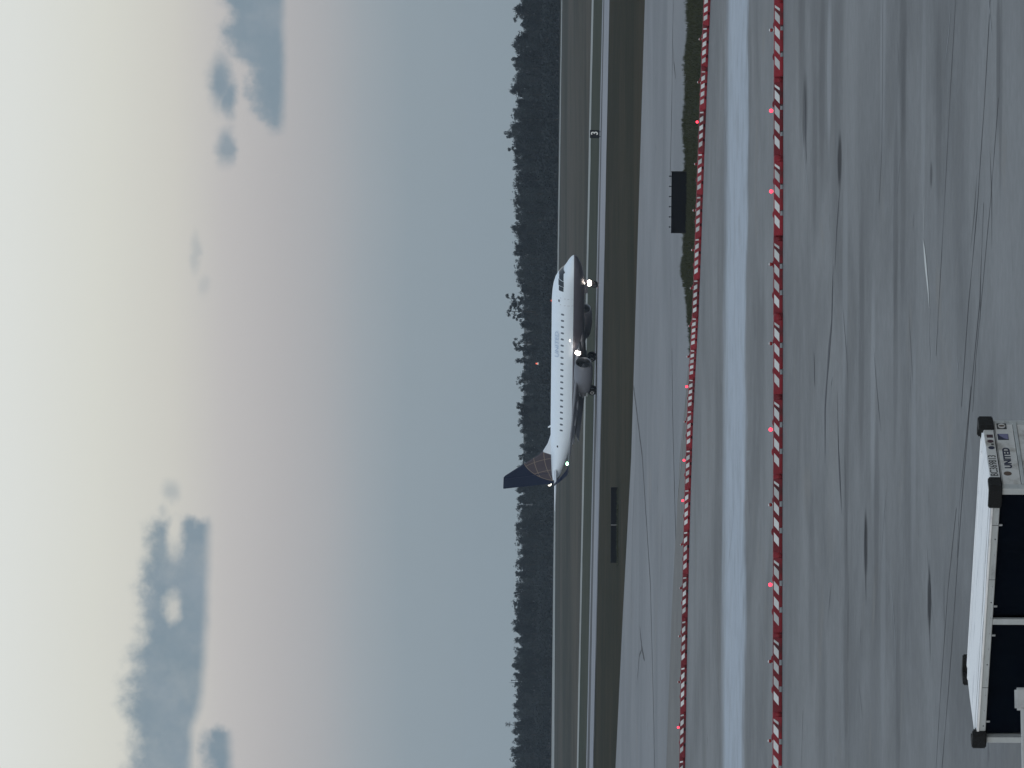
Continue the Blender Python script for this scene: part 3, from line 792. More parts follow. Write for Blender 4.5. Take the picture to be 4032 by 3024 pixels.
for sd in (-1, 1):
    wing = obj('wing', loft([(Vector((5.3, sd * .9, 1.72)), 6.4, .13, 0, sd), (Vector((4.7, sd * 1.6, 1.78)), 5.7, .12, R(4), sd), (Vector((3.0, sd * 4.6, 2.04)), 3.75, .11, R(5), sd),
                             (Vector((1.2, sd * 8.6, 2.42)), 2.6, .10, R(5), sd), (Vector((-.75, sd * 12.9, 2.86)), 1.45, .09, R(6), sd)]), M_wing, jet, True)
    obj('winglet', loft([(Vector((-.95, sd * 12.88, 2.87)), 1.15, .09, R(8), sd), (Vector((-1.25, sd * 13.2, 3.00)), .85, .09, R(40), sd), (Vector((-1.75, sd * 13.5, 3.45)), .62, .08, R(62), sd), (Vector((-2.6, sd * 13.8, 4.25)), .35, .08, R(66), sd)]), M_navy, wing, True)
    for yy, cx in ((3.2, -1.0), (5.6, -1.0), (8.2, -1.2)):
        bm = bmesh.new(); ball(bm, Vector((cx + .3, sd * yy, 1.78 + (yy - 1.6) * .093)), 1.0, (1.5, .16, .22), 14, 8); obj('flap_fairing', bm, M_wing, wing, True)
    bm = bmesh.new()   # lowered take-off flap
    a, b = Vector((-.85, sd * 1.75, 1.62)), Vector((-.95, sd * 8.3, 2.22))
    for p in (a, b): pass
    extrude_poly(bm, [a, a + Vector((-.95, 0, -.38)), a + Vector((-.90, 0, -.44)), a + Vector((.05, 0, -.14))], b - a); obj('flap', bm, M_wing, wing)
    bm = bmesh.new(); ball(bm, Vector((-.62, sd * 13.05, 2.98)), .14, (1.6, .9, .9), 10, 6)
    obj('navigation_light', bm, M_grn if sd < 0 else emat('red_nav', (1, .1, .06, 1), 6), wing, True)
    bm = bmesh.new(); tube(bm, (4.35, sd * 1.95, 1.92), (4.50, sd * 1.95, 1.90), .30, .27, 16); obj('landing_light', bm, M_land, wing)
    # engine: nacelle shell, lip, fan, cone, core nozzle and pylon
    cx, cy, cz = 2.9, sd * 4.2, 1.36
    prof = [(2.10, .72), (2.16, .78), (2.05, .86), (1.6, .93), (.8, .95), (0, .92), (-.8, .82), (-1.35, .70), (-1.36, .64), (-.4, .60)]
    bm = bmesh.new(); rr = []
    for x, r in prof: rr.append([bm.verts.new((cx + x, cy + r * math.cos(q), cz + r * math.sin(q))) for q in [2 * math.pi * i / 28 for i in range(28)]])
    for a, b in zip(rr, rr[1:]):
        for i in range(28): bm.faces.new((a[i], a[(i + 1) % 28], b[(i + 1) % 28], b[i]))
    nac = obj('engine_nacelle', bm, M_nac, jet, True)
    bm = bmesh.new(); rr = []
    for x, r in [(1.6, .66), (2.04, .71), (2.15, .75), (2.18, .79), (2.10, .845)]: rr.append([bm.verts.new((cx + x + .012, cy + (r + .006) * math.cos(q), cz + (r + .006) * math.sin(q))) for q in [2 * math.pi * i / 28 for i in range(28)]])
    for a, b in zip(rr, rr[1:]):
        for i in range(28): bm.faces.new((a[i], a[(i + 1) % 28], b[(i + 1) % 28], b[i]))
    obj('inlet_lip', bm, M_lip, nac, True)
    bm = bmesh.new(); tube(bm, (cx + 1.45, cy, cz), (cx + 1.55, cy, cz), .70, .70, 24); obj('fan', bm, M_fan, nac)
    bm = bmesh.new(); tube(bm, (cx + 1.56, cy, cz), (cx + 1.95, cy, cz), .24, .02, 16); obj('spinner', bm, M_nac, nac)
    bm = bmesh.new(); tube(bm, (cx - .6, cy, cz), (cx - 2.1, cy, cz), .52, .32, 20); tube(bm, (cx - 2.1, cy, cz), (cx - 2.6, cy, cz), .22, .04, 16); obj('core_nozzle', bm, M_strut, nac)
    bm = bmesh.new(); extrude_poly(bm, [(cx + 1.3, cy - .14, cz + .88), (cx - 2.2, cy - .14, cz + .55), (cx - 2.9, cy - .14, cz + .66), (cx - .6, cy - .14, cz + 1.02)], (0, .28, 0)); obj('pylon', bm, M_nac, nac)
    # tailplane
    obj('tailplane', loft([(Vector((-12.2, sd * .3, 3.95)), 2.7, .13, 0, sd), (Vector((-12.5, sd * .8, 3.96)), 2.4, .13, 0, sd), (Vector((-14.0, sd * 4.6, 4.06)), .9, .09, 0, sd)]), M_white, jet, True)
    # main gear
    gx, gy = 0.0, sd * 2.6
    bm = bmesh.new(); tube(bm, (gx, gy, .45), (gx + .1, gy, 1.9), .10, .13, 12); tube(bm, (gx, gy - .32, .42), (gx, gy + .32, .42), .07); tube(bm, (gx + .05, gy, 1.2), (gx + .1, sd * 1.4, 1.75), .06); tube(bm, (gx - .15, gy, .6), (gx - .25, gy, 1.1), .035)
    leg = obj('main_gear_leg', bm, M_strut, jet)
    extra = bmesh.new(); box(extra, gx - .45, gx + .45, gy + sd * .42 - .02, gy + sd * .42 + .02, .9, 1.85, .01, 1); obj('gear_door', extra, M_white, leg)
    for w in (-.27, .27):
        bm = bmesh.new(); bmesh.ops.create_uvsphere(bm, u_segments=20, v_segments=12, radius=1.0, matrix=Matrix.Translation((gx, gy + w, .43)) @ Matrix.Rotation(R(90), 4, 'X') @ Matrix.Diagonal((.44, .44, .16, 1)))
        wh = obj('wheel', bm, M_tyre, leg, True)
        bm = bmesh.new(); tube(bm, (gx, gy + w - .155, .43), (gx, gy + w + .155, .43), .20, .20, 16); obj('hub', bm, M_hub, wh)
# fin with dorsal fillet
bm = bmesh.new()
outline = [(-8.3, 4.52), (-9.6, 4.82), (-10.7, 5.32), (-11.2, 5.75), (-12.97, 7.9), (-14.1, 9.22), (-14.35, 9.36), (-15.75, 9.40), (-15.78, 9.30), (-14.95, 4.25), (-14.6, 3.95), (-8.3, 4.30)]
c0 = [(x, .13 if z < 5 else .13 - .06 * (z - 5) / 4.4) for x, z in outline]
va = [bm.verts.new((x, -h, z)) for (x, z), (_, h) in zip(outline, c0)]; vb = [bm.verts.new((x, h, z)) for (x, z), (_, h) in zip(outline, c0)]
bm.faces.new(va); bm.faces.new(list(reversed(vb)))
for i in range(len(va)):
    j = (i + 1) % len(va); bm.faces.new((va[i], vb[i], vb[j], va[j]))
fin = obj('tail_fin', bm, M_fin, jet)
bm = bmesh.new(); extrude_poly(bm, [(-14.36, -.15, 9.2), (-14.40, -.15, 9.2), (-13.55, -.15, 4.7), (-13.50, -.15, 4.7)], (0, .30, 0)); obj('rudder_hinge_line', bm, M_navy, fin)
bm = bmesh.new(); ball(bm, Vector((-15.35, 0, 4.62)), .07, (.6, 1, 2.0), 10, 6); tube(bm, (-15.35, 0, 4.5), (-14.8, 0, 4.35), .03); obj('tail_light', bm, M_wnav, fin, True)
bm = bmesh.new(); tube(bm, (-14.9, 0, 4.05), (-15.25, 0, 4.08), .17, .13, 14); obj('exhaust_pipe', bm, M_fan, fus)
bm = bmesh.new(); ball(bm, Vector((9.6, 0, 4.6)), .09, (1, 1, 1), 10, 6); obj('beacon', bm, M_rnav, fus, True)
bm = bmesh.new(); ball(bm, Vector((NOSE - 9.9, -1.48, 2.72)), .09, (2.0, .4, .8), 10, 6); obj('inspection_light', bm, M_wnav, fus, True)
bm = bmesh.new(); extrude_poly(bm, [(-7.0, -.02, 4.54), (-7.3, -.02, 4.54), (-7.4, -.02, 4.84), (-7.25, -.02, 4.84)], (0, .04, 0)); obj('antenna', bm, M_white, fus)
# belly fairing
bm = bmesh.new(); ball(bm, Vector((1.2, 0, 1.55)), 1.0, (5.2, 1.62, .52), 24, 12); obj('belly_fairing', bm, M_wing, fus, True)
# nose gear
nx = NOSE - 3.75
bm = bmesh.new(); tube(bm, (nx, 0, .33), (nx - .1, 0, 1.6), .07, .09, 12); tube(bm, (nx, -.2, .30), (nx, .2, .30), .05); tube(bm, (nx + .02, 0, .9), (nx - .9, 0, 1.45), .045); tube(bm, (nx + .1, -.2, 1.02), (nx + .1, .2, 1.02), .04)
leg = obj('nose_gear_leg', bm, M_strut, jet)
for w in (-.19, .19):
    bm = bmesh.new(); bmesh.ops.create_uvsphere(bm, u_segments=18, v_segments=10, radius=1.0, matrix=Matrix.Translation((nx, w, .31)) @ Matrix.Rotation(R(90), 4, 'X') @ Matrix.Diagonal((.31, .31, .11, 1)))
    wh = obj('wheel', bm, M_tyre, leg, True)
    bm = bmesh.new(); tube(bm, (nx, w - .1, .31), (nx, w + .1, .31), .13, .13, 14); obj('hub', bm, M_hub, wh)
for w, z, r in ((-.20, .84, .20), (.20, .84, .20), (-.05, 1.42, .13)):
    bm = bmesh.new(); tube(bm, (nx + .10, w, z), (nx + .24, w, z), r, r * .95, 16); obj('taxi_light', bm, M_land, leg)
for w in (-.32, .32):
    obj('gear_door', nbox(nx - .9, nx + .3, w - .015, w + .015, 1.0, 1.5, .006, 1), M_fus, leg)

# ------------------------------------------------------------------ baggage cart
ZR = 2.3
A_, B_, C_, D_ = W(75, 3848, ZR), W(400, 3812, ZR), W(1390, 3876, ZR), W(1080, 3908, ZR)
ctr = (A_ + B_ + C_ + D_) / 4
xd = ((D_ - A_) + (C_ - B_)).normalized()
CL = ((D_ - A_).length + (C_ - B_).length) / 2; CW = ((B_ - A_).length + (C_ - D_).length) / 2
print('cart', CL, CW, math.degrees(math.atan2(xd.y, xd.x)), 'angle to width', math.degrees(xd.angle(C_ - D_)))
cart = empty('baggage_cart', (ctr.x, ctr.y, 0.018), math.atan2(xd.y, xd.x))
tag(cart, 'white roofed baggage cart with black rubber corner guards and dark open side', 'cart')
M_roof = pmat('cart_roof_white', (0.83, 0.82, 0.81), 0.5, 0.09, 6.0, bump=0.3, dirt=((0.42, 0.42, 0.43, 1), 0.85), stretch=(.5, 3, 1))
M_fasc = pmat('cart_fascia', (0.42, 0.44, 0.44), 0.5, 0.15, 7, bump=0.2, dirt=((0.16, 0.16, 0.16, 1), 0.8), stretch=(.6, 1, 2))
M_end = pmat('cart_end_white', (0.56, 0.56, 0.55), 0.5, 0.10, 9, bump=0.2, dirt=((0.26, 0.24, 0.21, 1), 0.8))
M_rub = pmat('black_rubber', (0.010, 0.010, 0.010), 0.75, 0.5, 14, bump=0.6, spec=0.25)
M_shade_curt = pmat('curtain_shade_navy', (0.0015, 0.0030, 0.0065), 0.9, 0.4, 2, spec=0.03)  # near-black cloth, the dark of the cart interior put into its colour
M_ink = pmat('ink_navy', (0.014, 0.018, 0.045), 0.6, 0.3, 20)
M_inkb = pmat('ink_black', (0.02, 0.02, 0.022), 0.6, 0.3, 20)
M_mar = pmat('sticker_maroon', (0.045, 0.020, 0.030), 0.6, 0.3, 20)
M_brn = pmat('sticker_brown', (0.085, 0.055, 0.040), 0.6, 0.4, 30)
M_glb = pmat('logo_globe', (0.15, 0.15, 0.26), 0.6, 0.25, 30)
M_line = pmat('seam_dark', (0.09, 0.09, 0.095), 0.7, 0.3, 10)
hx, hy = CL / 2, CW / 2
zt = ZR
# domed roof skin
nx_, ny_ = 24, 14
vs, fs = [], []
for i in range(nx_ + 1):
    for j in range(ny_ + 1):
        x = -hx + 2 * hx * i / nx_; y = -hy + 2 * hy * j / ny_
        e = (1 - (2 * j / ny_ - 1) ** 2)
        z = zt + .035 * e * min(1, (1 - abs(x) / hx) * 8) + .004 * mnoise.noise(Vector((x * 2.2, y * 3, 0)))
        vs.append((x, y, z))
for i in range(nx_):
    for j in range(ny_):
        a = i * (ny_ + 1) + j; fs.append((a, a + ny_ + 1, a + ny_ + 2, a + 1))
roof = obj('roof', mesh('roof', vs, fs), M_roof, cart, True)
for y, h in ((hy * .80, .006), (hy * .45, .004)):
    z = zt + .035 * (1 - (y / hy) ** 2) * 1.0
    obj('roof_rib', nbox(-hx * .90, hx * .90, y - .03, y + .03, z - .015, z + h, .006, 1), M_roof, roof)
# fascias under the roof edge
fz = .105
obj('side_fascia', nbox(-hx, hx, -hy, -hy + .03, zt - fz, zt - .002, .006, 1), M_fasc, cart)
obj('side_fascia', nbox(-hx, hx, hy - .03, hy, zt - fz, zt - .002, .006, 1), M_fasc, cart)
obj('rain_gutter', nbox(-hx + .06, hx - .06, -hy - .014, -hy + .001, zt - .030, zt - .004, .004, 1), M_roof, cart)
end = obj('end_fascia', nbox(hx - .03, hx + .004, -hy + .031, hy - .031, zt - fz - .01, zt - .002, .006, 1), M_end, cart)
obj('end_fascia', nbox(-hx - .004, -hx + .03, -hy + .031, hy - .031, zt - fz, zt - .002, .006, 1), M_end, cart)
# end wall: framed upper panel with the lettering, plywood lower panel
zp0, zp1 = zt - fz - .235, zt - fz - .022
panel = obj('end_panel', nbox(hx - .030, hx - .008, -hy + .10, hy - .04, zp0, zp1, .003, 1), M_end, cart)
obj('panel_frame', nbox(hx - .028, hx + .000, hy - .038, hy - .002, .55, zt - fz, .003, 1), M_fasc, cart)
obj('panel_frame', nbox(hx - .028, hx + .000, -hy + .002, -hy + .095, .55, zt - fz, .003, 1), M_fasc, cart)
obj('panel_rail', nbox(hx - .028, hx + .006, -hy + .10, hy - .045, zp0 - .045, zp0 - .006, .003, 1), M_fasc, cart)
obj('end_panel', nbox(hx - .030, hx - .010, -hy + .10, hy - .045, .55, zp0 - .05, .003, 1), M_end, cart)
obj('end_panel', nbox(-hx + .010, -hx + .030, -hy + .10, hy - .045, .55, zt - fz - .02, .003, 1), M_end, cart)
obj('seam', nbox(hx - .008, hx - .0045, -hy + .10, hy - .04, zp1 - .010, zp1 - .004), M_line, panel)
RX = (R(90), 0, R(90))
def flat(name, pts, mat, parent, x):
    bm = bmesh.new(); extrude_poly(bm, [(x, y, z) for y, z in pts], (.004, 0, 0)); return obj(name, bm, mat, parent)
def circ(cy, cz, ry, rz, n=18): return [(cy + ry * math.cos(2 * math.pi * i / n), cz + rz * math.sin(2 * math.pi * i / n)) for i in range(n)]
xe, xp = hx + .0045, hx - .0075
def YF(f): return -hy + CW * f
# id number and symbols on the fascia
text_mesh('serial_number', 'BC369813', .126, M_inkb, end, (xe, YF(.175), zt - .056), RX, .002, .82, .0, 'LEFT')
zc = zt - .060
flat('sticker', circ(YF(.585), zc - .002, .030, .036), M_ink, end, xe)
flat('sticker', circ(YF(.635), zc - .018, .014, .016), M_inkb, end, xe)
flat('sticker', circ(YF(.680), zc, .028, .036), M_mar, end, xe)
flat('sticker', [(YF(.735), zc - .036), (YF(.775), zc - .036), (YF(.775), zc + .034), (YF(.735), zc + .034)], M_mar, end, xe)
zm = (zp0 + zp1) / 2 + .02
text_mesh('lettering', 'UNITED', .112, M_ink, panel, (xp, YF(.30), zm - .015), RX, .002, 1.08, .004, 'LEFT')
flat('sticker', circ(YF(.225), zm + .008, .040, .045), M_brn, panel, xp)
y0, y1 = YF(.715), YF(.80)
flat('logo', [(y0, zm - .062), (y1, zm - .062), (y1, zm + .062), (y0, zm + .062)], M_ink, panel, xp)
flat('logo_globe', [(y0 + .008, zm - .058), (y1 - .004, zm - .058), (y1 - .004, zm + .048)] + [(y0 + .008 + (y1 - y0 - .012) * (1 - t), zm + .048 - .085 * (t ** 1.9)) for t in (.2, .4, .6, .8, 1.0)], M_glb, panel, xp + .003)
y0, y1 = YF(.875), YF(.955)
flat('emblem', [(y0, zm - .055), (y1, zm - .055), (y1, zm + .055), (y0, zm + .055)], M_inkb, panel, xp)
flat('emblem_disc', circ((y0 + y1) / 2, zm, (y1 - y0) * .42, .042), M_end, panel, xp + .003)
flat('emblem_leaf', circ((y0 + y1) / 2, zm, (y1 - y0) * .15, .034), M_brn, panel, xp + .005)
# corner posts, middle post, curtain sheets coloured with the shade inside the cart
for x, y in ((hx - .045, -hy + .045), (-hx + .045, -hy + .045), (hx - .045, hy - .045), (-hx + .045, hy - .045)):
    obj('corner_post', nbox(x - .04, x + .04, y - .04, y + .04, .5, zt - .004, .006, 1), M_fasc, cart)
obj('middle_post', nbox(-.10, -.02, -hy + .01, -hy + .05, .5, zt - fz + .01, .006, 1), M_fasc, cart)
def shade_curtain(x0, x1, y, seed):
    vs, fs = [], []; n, mz = 40, 10
    for i in range(n + 1):
        for j in range(mz + 1):
            t = i / n; z = .55 + (zt - fz + .02 - .55) * j / mz
            x = x0 + (x1 - x0) * t - (.06 * (1 - j / mz) if t > .5 else -.02 * (1 - j / mz)) * abs(2 * t - 1)
            vs.append((x, y + .02 * math.sin(t * 34 + seed) * (.3 + .7 * (1 - j / mz)) + .012 * math.sin(t * 13 + j * .3), z))
    for i in range(n):
        for j in range(mz):
            a = i * (mz + 1) + j; fs.append((a, a + mz + 1, a + mz + 2, a + 1))
    return obj('shade_curtain', mesh('shade_curtain', vs, fs), M_shade_curt, cart, True)
for yy in (-hy + .075, hy - .075):
    shade_curtain(-hx + .09, -.06, yy, 0.4); shade_curtain(-.02, hx - .09, yy, 2.0)
for x in (-hx + .30, -.25, .15, hx - .5):
    bm = bmesh.new(); box(bm, x - .012, x + .012, -hy + .012, -hy + .03, zt - fz - .045, zt - fz + .002, .004, 1); obj('curtain_hook', bm, M_alu, cart)
for i in range(15):
    x = -hx + .25 + (CL - .5) * i / 14
    bm = bmesh.new(); ball(bm, Vector((x, -hy - .001, zt - .075)), .009, (1, .6, 1), 8, 6); obj('rivet', bm, M_alu if i % 4 else M_line, cart)
for x, w in ((-hx * .55, .006), (hx * .30, .005), (hx * .72, .008)):
    obj('fascia_seam', nbox(x - w / 2, x + w / 2, -hy - .0025, -hy + .004, zt - fz, zt - .032), M_line, cart)
for y, l in ((hy * .86, .90), (hy * .55, .75), (-hy * .86, .93)):
    z = zt + .035 * (1 - (y / hy) ** 2)
    obj('roof_crease', nbox(-hx * l, hx * (l - .08), y - .010, y + .010, z - .004, z + .003), M_fasc, roof)
# rubber corner guards wrapped round the roof corners
def guard(sx, sy, la, lb, out=.034, top=.020):
    bm = bmesh.new(); h0, h1 = zt - .118, zt + top
    pts = [(hx + out - .03, hy - lb), (hx + out, hy - lb + .03), (hx + out, hy + out - .05), (hx + out - .05, hy + out), (hx - la + .03, hy + out), (hx - la, hy + out - .03), (hx - la, hy - .034), (hx - .05, hy - .034), (hx - .034, hy - .05), (hx - .034, hy - lb)]
    extrude_poly(bm, [(x * sx, y * sy, h0) for x, y in pts], (0, 0, h1 - h0))
    bmesh.ops.bevel(bm, geom=[e for e in bm.edges if abs(e.verts[0].co.z - e.verts[1].co.z) < 1e-6], offset=.012, segments=2, affect='EDGES')
    # clamp plate over the roof corner
    box(bm, min(sx * (hx - .02), sx * (hx - la)), max(sx * (hx - .02), sx * (hx - la)), min(sy * (hy - .015), sy * (hy - .06)), max(sy * (hy - .015), sy * (hy - .06)), zt + .001, zt + .016)
    obj('corner_guard', bm, M_rub, cart)
guard(1, -1, .25, .20, .045, .03); guard(1, 1, .20, .22, .05, .05); guard(-1, -1, .18, .18, .06, .045); guard(-1, 1, .22, .20, .075, .055)
# chassis below
obj('deck', nbox(-hx, hx, -hy, hy, .42, .50, .008, 1), M_fasc, cart)
for sx in (-1, 1):
    bm = bmesh.new(); box(bm, sx * hx * .62 - .05, sx * hx * .62 + .05, -hy + .08, hy - .08, .26, .40); obj('axle', bm, M_strut, cart)
    for sy in (-1, 1):
        bm = bmesh.new(); bmesh.ops.create_cone(bm, cap_ends=True, segments=24, radius1=.21, radius2=.21, depth=.13, matrix=Matrix.Translation((sx * hx * .62, sy * (hy - .12), .21)) @ Matrix.Rotation(R(90), 4, 'X'))
        wh = obj('wheel', bm, M_tyre, cart)
        bm = bmesh.new(); bmesh.ops.create_cone(bm, cap_ends=True, segments=16, radius1=.10, radius2=.10, depth=.14, matrix=Matrix.Translation((sx * hx * .62, sy * (hy - .12), .21)) @ Matrix.Rotation(R(90), 4, 'X')); obj('hub', bm, M_hub, wh)
bm = bmesh.new(); tube(bm, (hx, 0, .36), (hx + 1.1, 0, .30), .035); tube(bm, (hx + 1.1, -.06, .30), (hx + 1.1, .06, .30), .05); obj('tow_bar', bm, M_strut, cart)

# handrail of the neighbouring loading frame, its top just in view
ra, rb = W(-120, 4032, 1.9), W(235, 4025, 1.9)
t = empty('handrail', ((ra + rb) / 2).to_tuple()[:2] + (0.018,), math.atan2((rb - ra).y, (rb - ra).x))
tag(t, 'pale grey metal handrail with end bracket in front of the baggage cart', 'handrail')
hl = (rb - ra).length / 2
M_rail = pmat('rail_grey', (0.47, 0.48, 0.48), 0.5, 0.12, 6, dirt=((0.22, 0.22, 0.22, 1), 0.6))
obj('top_rail', nbox(-hl, hl, -.03, .03, 1.84, 1.90, .012, 2), M_rail, t)
obj('mid_rail', nbox(-hl, hl, -.025, .025, 1.35, 1.40, .01, 2), M_rail, t)
obj('end_bracket', nbox(hl - .02, hl + .235, -.045, .045, 1.66, 1.965, .025, 2), M_rail, t)
for x in (-hl + .06, hl - .06):
    bm = bmesh.new(); box(bm, x - .03, x + .03, -.028, .028, 0, 1.84, .006, 1); box(bm, x - .14, x + .14, -.25, .25, 0, .05, .006, 1); obj('post', bm, M_rail, t)

# ------------------------------------------------------------------ the wood
M_leaf = pmat('leaves', (0.030, 0.036, 0.038), 0.9, 0.45, 0.35, spec=0.1, rnd=0.42)  # some of the distant haze blue is mixed into the leaf colour
M_leaf2 = pmat('pine_needles', (0.026, 0.031, 0.033), 0.9, 0.4, 0.5, spec=0.1, rnd=0.35)  # needle colour carries haze blue as well
M_bark = pmat('bark', (0.040, 0.034, 0.030), 0.9, 0.3, 3)
def crown_mesh(name, kind, rnd, n_cl, per):
    """unit tree about 10 m tall; leaf sized faces in clumps"""
    cl = []
    for _ in range(n_cl):
        if kind == 'broad':
            h = rnd.uniform(.12, .95); w = 2.3 * (math.sin(math.pi * min(.985, (h - .02) ** .9)) ** .5)
            a = rnd.uniform(0, 6.283); r = w * math.sqrt(rnd.random())
            cl.append((Vector((r * math.cos(a), r * math.sin(a), h * 10 - .1 * r)), rnd.uniform(.5, .85)))
        elif kind == 'pine':
            h = rnd.uniform(.45, .97); w = .5 + 2.0 * (1 - h) ** .6
            a = rnd.uniform(0, 6.283); r = w * rnd.random() ** .5
            cl.append((Vector((r * math.cos(a), r * math.sin(a), h * 10)), rnd.uniform(.4, .75)))
        else:  # airy: few separate clumps on bare limbs
            h = rnd.uniform(.62, .98); a = rnd.uniform(0, 6.283); r = rnd.uniform(.5, 2.3)
            cl.append((Vector((r * math.cos(a), r * math.sin(a), h * 10)), rnd.uniform(.28, .5)))
    vs, fs = [], []
    for c, r in cl:
        for _ in range(per):
            d = Vector((rnd.gauss(0, 1), rnd.gauss(0, 1), rnd.gauss(0, .75)))
            p = c + d.normalized() * r * rnd.random() ** .4
            s = rnd.uniform(.10, .24)
            a = Vector((rnd.gauss(0, 1), rnd.gauss(0, 1), rnd.gauss(0, 1))).normalized()
            b = a.orthogonal().normalized(); b.rotate(Matrix.Rotation(rnd.uniform(0, 6.28), 3, a)); e = a.cross(b)
            i = len(vs)
            vs += [p + b * s, p + e * s * .6, p - b * s, p - e * s * .6]; fs.append((i, i + 1, i + 2, i + 3))
    me = mesh(name, vs, fs); me.materials.append(M_leaf2 if kind != 'broad' else M_leaf)
    bm = bmesh.new()
    tube(bm, (0, 0, 0), (.05, .03, 5), .24, .15, 8); tube(bm, (.05, .03, 4.95), (0, 0, 9.3), .15, .03, 7)
    for c, r in rnd.sample(cl, min(len(cl), 14)):
        z0 = min(8.6, max(2.0, c.z - abs(c.x) * .5 - .6)); tube(bm, (.03, .02, z0), c, .055, .018, 5)
    tm = bpy.data.meshes.new('trunk'); bm.to_mesh(tm); bm.free(); tm.materials.append(M_bark)
    return me, tm
rn = random.Random(3)
broad = [crown_mesh('crown', 'broad', rn, 70, 44) for _ in range(5)]
pines = [crown_mesh('crown', 'pine', rn, 34, 40) for _ in range(4)]
airy = [crown_mesh('crown', 'airy', rn, 17, 34) for _ in range(3)]
base_l, base_r = W(0, 2169), W(3024, 2205)
def wood_line(u, back):
    v = 2169 + (2205 - 2169) * u / 3024
    p = W(u, v); q = p * ((p.y + back) / p.y); q.z = 0; return q
def add_tree(u, vtop, back, var, wide, label, group, name='forest_tree'):
    p = wood_line(u, back)
    hor = 2052 + (u - CU) * 15 / 3024
    h = H + (hor - vtop) * p.y / F
    t = empty(name, (p.x, p.y, -0.02), random.uniform(0, 6.28)); s = h / 9.75
    t.scale = (s * wide, s * wide, s)
    tag(t, label, 'tree', group)
    obj('crown', var[0], None, t); obj('trunk', var[1], None, t)
    return t
sky_pts = [(0, 2052), (35, 2024), (100, 2048), (150, 2030), (180, 2018), (232, 2020), (255, 2018), (305, 2028), (325, 2015), (358, 2008), (410, 2034), (447, 2015), (495, 2016),
           (512, 2010), (570, 2016), (625, 2022), (660, 2018), (700, 2026), (735, 2020), (770, 2024), (800, 2018), (840, 2026), (900, 2018), (930, 2026), (965, 2024), (1000, 2022), (1040, 2026), (1075, 2025),
           (1115, 2034), (1150, 2047), (1195, 2048), (1240, 2050), (1280, 2052), (1320, 2053), (1390, 2055), (1450, 2061), (1497, 2034), (1530, 2045), (1570, 2052), (1602, 2038), (1630, 2042), (1660, 2040), (1695, 2052),
           (1725, 2060), (1757, 2046), (1800, 2044), (1840, 2040), (1880, 2038), (1932, 2032), (1965, 2036), (2000, 2037), (2040, 2037), (2075, 2027), (2105, 2030), (2135, 2029), (2180, 2035), (2222, 2027), (2260, 2031), (2300, 2028), (2340, 2026), (2372, 2018),
           (2402, 2022), (2425, 2030), (2452, 2017), (2480, 2020), (2520, 2030), (2562, 2024), (2595, 2024), (2622, 2014), (2655, 2023), (2700, 2023), (2740, 2026), (2782, 2020), (2815, 2024), (2850, 2024), (2882, 2017), (2920, 2019), (2955, 2015), (2985, 2009), (3024, 2014)]
LB = 'dark leafy tree in the thick of the wood beyond the airfield'
LS = {0: 'leafy tree whose round top makes the skyline of the wood', 1: 'narrow pine whose top makes the skyline of the wood'}
for i, (y, vt) in enumerate(sky_pts):
    k = 0 if random.random() < .72 else 1
    add_tree(3024 - y, vt, random.uniform(6, 16), random.choice((broad, pines)[k]), random.uniform(.62, .85), LS[k], ('leafy', 'pine')[k] + ' tops on the skyline')
for row, (back, dv) in enumerate(((3, 26), (13, 7), (24, 4))):
    y = -120
    while y < 3150:
        vt = interp(sky_pts, min(3024, max(0, y))) + dv + random.uniform(0, 14)
        add_tree(3024 - y, vt, back + random.uniform(-2, 2), random.choice(broad), random.uniform(.75, 1.0), LB, 'trees of the wood')
        y += random.uniform(42, 56)
special = [(532, 1992, pines, .55, 'round-topped tree standing a little above the wood beside the number board'),
           (590, 2004, airy, .75, 'open-crowned tree in the wood with sky showing through its top'),
           (245, 2018, airy, .8, 'loose ring-shaped treetop with sky showing through'),
           (60, 2024, airy, .8, 'ragged open treetop at the end of the wood'),
           (1190, 1996, airy, 1.0, 'tallest airy pine rising above the wood over the jet windows'),
           (1228, 1998, airy, .95, 'airy pine with bare limbs next to the tallest pine'),
           (1252, 2022, airy, .7, 'short ragged pine top beside the two airy pines'),
           (1352, 2017, airy, .85, 'thin open tree standing above the wood over the landing light'),
           (1372, 2036, pines, .6, 'small bushy top beside the thin open tree over the jet wing'),
           (1420, 2034, pines, .62, 'small rounded treetop above the red light in the wood'),
           (1600, 2036, pines, .8, 'knobbly treetop above the wood over the rear cabin windows'),
           (1655, 2040, airy, .8, 'open treetop above the rear cabin windows of the jet')]
for y, vt, var, wd, lab in special:
    add_tree(3024 - y, vt, random.uniform(9, 15), random.choice(var), wd, lab, None, 'pine_tree')
# leafless snag and two thin masts sticking out of the wood
p = wood_line(3024 - 2860, 12); h = H + (2046 - 1988) * p.y / F
t = empty('bare_tree', (p.x, p.y, -.02)); tag(t, 'thin crooked bare treetop sticking out alone above the wood', 'tree')
bm = bmesh.new(); tube(bm, (0, 0, 0), (.2, 0, h * .8), .16, .09, 7); tube(bm, (.2, 0, h * .79), (.55, 0, h), .08, .03, 6); tube(bm, (.35, 0, h * .87), (-.35, 0, h * .93), .04, .015, 5); tube(bm, (.3, 0, h * .85), (.9, 0, h * .9), .04, .015, 5); obj('trunk', bm, M_bark, t)
vs, fs = [], []
for _ in range(60):
    q = Vector((random.gauss(.4, .28), random.gauss(0, .2), h * random.uniform(.88, .98))); i = len(vs); s_ = random.uniform(.06, .16)
    vs += [q + Vector((s_, 0, 0)), q + Vector((0, s_, s_)), q - Vector((s_, 0, 0))]; fs.append((i, i + 1, i + 2))
obj('crown', mesh('crown', vs, fs), M_leaf2, t)
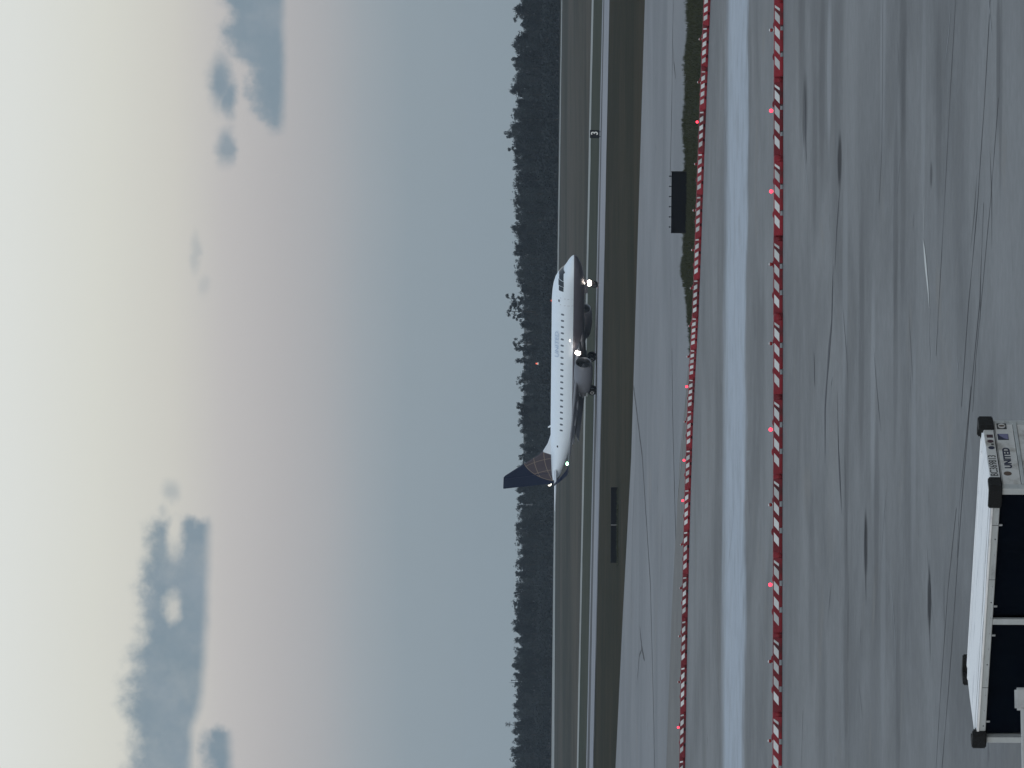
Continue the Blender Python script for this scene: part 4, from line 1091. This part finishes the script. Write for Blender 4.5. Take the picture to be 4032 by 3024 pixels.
for y, lab in ((2680, 'thin mast with a small box head rising from the wood'), (2689, 'thin plain mast rising from the wood next to the box-headed one')):
    p = wood_line(3024 - y, 10); h = H + (2045 - 2011) * p.y / F
    t = empty('mast', (p.x, p.y, -.02)); tag(t, lab, 'mast')
    bm = bmesh.new(); tube(bm, (0, 0, 0), (0, 0, h), .09, .06, 8); obj('pole', bm, M_frm, t)
    bm = bmesh.new(); box(bm, -.16, .16, -.1, .1, h - .3, h, .02, 1) if y == 2680 else tube(bm, (0, 0, h), (0, 0, h + .5), .03, .02, 6); obj('head', bm, M_frm, t)
# red obstruction lamp on a pole in front of the trees
p = wood_line(3024 - 1432, -8); h = H + (2052 - 2115) * p.y / F
t = empty('obstruction_light', (p.x, p.y, -.02)); tag(t, 'slim pole with a red lamp and white box in front of the wood', 'light')
bm = bmesh.new(); tube(bm, (0, 0, 0), (0, 0, h), .05, .04, 8); obj('pole', bm, M_frm, t)
bm = bmesh.new(); tube(bm, (0, 0, h), (0, 0, h + .35), .16, .14, 10); obj('lens', bm, emat('obstruction_red', (1.0, .16, .08, 1), 1.0), t)
obj('lamp_box', nbox(-.28, .28, -.1, .1, h - .26, h - .002, .02, 1), M_sgw, t)
# undergrowth at the foot of the trees
vs, fs = [], []
rn = random.Random(11)
for _ in range(42000):
    u = rn.uniform(-160, 3190); p = wood_line(u, rn.uniform(-1.0, 9.0))
    hh = 3.6 + 2.6 * mnoise.noise(Vector((p.x * .12, 0, 3)))
    p.z = hh * rn.random() ** .8; s_ = rn.uniform(.16, .36)
    a = Vector((rn.gauss(0, 1), rn.gauss(0, 1), rn.gauss(0, 1))).normalized(); b = a.orthogonal().normalized(); e = a.cross(b)
    i = len(vs); vs += [p + b * s_, p + e * s_ * .7, p - b * s_, p - e * s_ * .7]; fs.append((i, i + 1, i + 2, i + 3))
tag(obj('undergrowth', mesh('undergrowth', vs, fs), M_leaf), 'dense dark undergrowth along the foot of the wood', 'undergrowth', kind='stuff')
# wooded ground behind the front trees
wa, wb = wood_line(-900, 9), wood_line(3900, 9)
strip('forest_floor', [wood_line(-900, 4), wood_line(3900, 4), wood_line(3900, 300), wood_line(-900, 300)], 0.01, M_leaf)

# ------------------------------------------------------------------ haze
me = bpy.data.meshes.new('haze'); bm = nbox(-1500, 1500, -200, 2600, -1.2, 34.0); bm.to_mesh(me); bm.free()
hm = bpy.data.materials.new('haze'); hm.use_nodes = True; hm.node_tree.nodes.clear()
o_ = hm.node_tree.nodes.new('ShaderNodeOutputMaterial'); pv = hm.node_tree.nodes.new('ShaderNodeVolumePrincipled')
pv.inputs['Color'].default_value = (0.68, 0.83, 1.0, 1); pv.inputs['Density'].default_value = 0.00008
hm.node_tree.links.new(pv.outputs[0], o_.inputs['Volume'])
tag(obj('haze', me, hm), 'thin pale morning haze over the airfield', 'haze', kind='stuff')
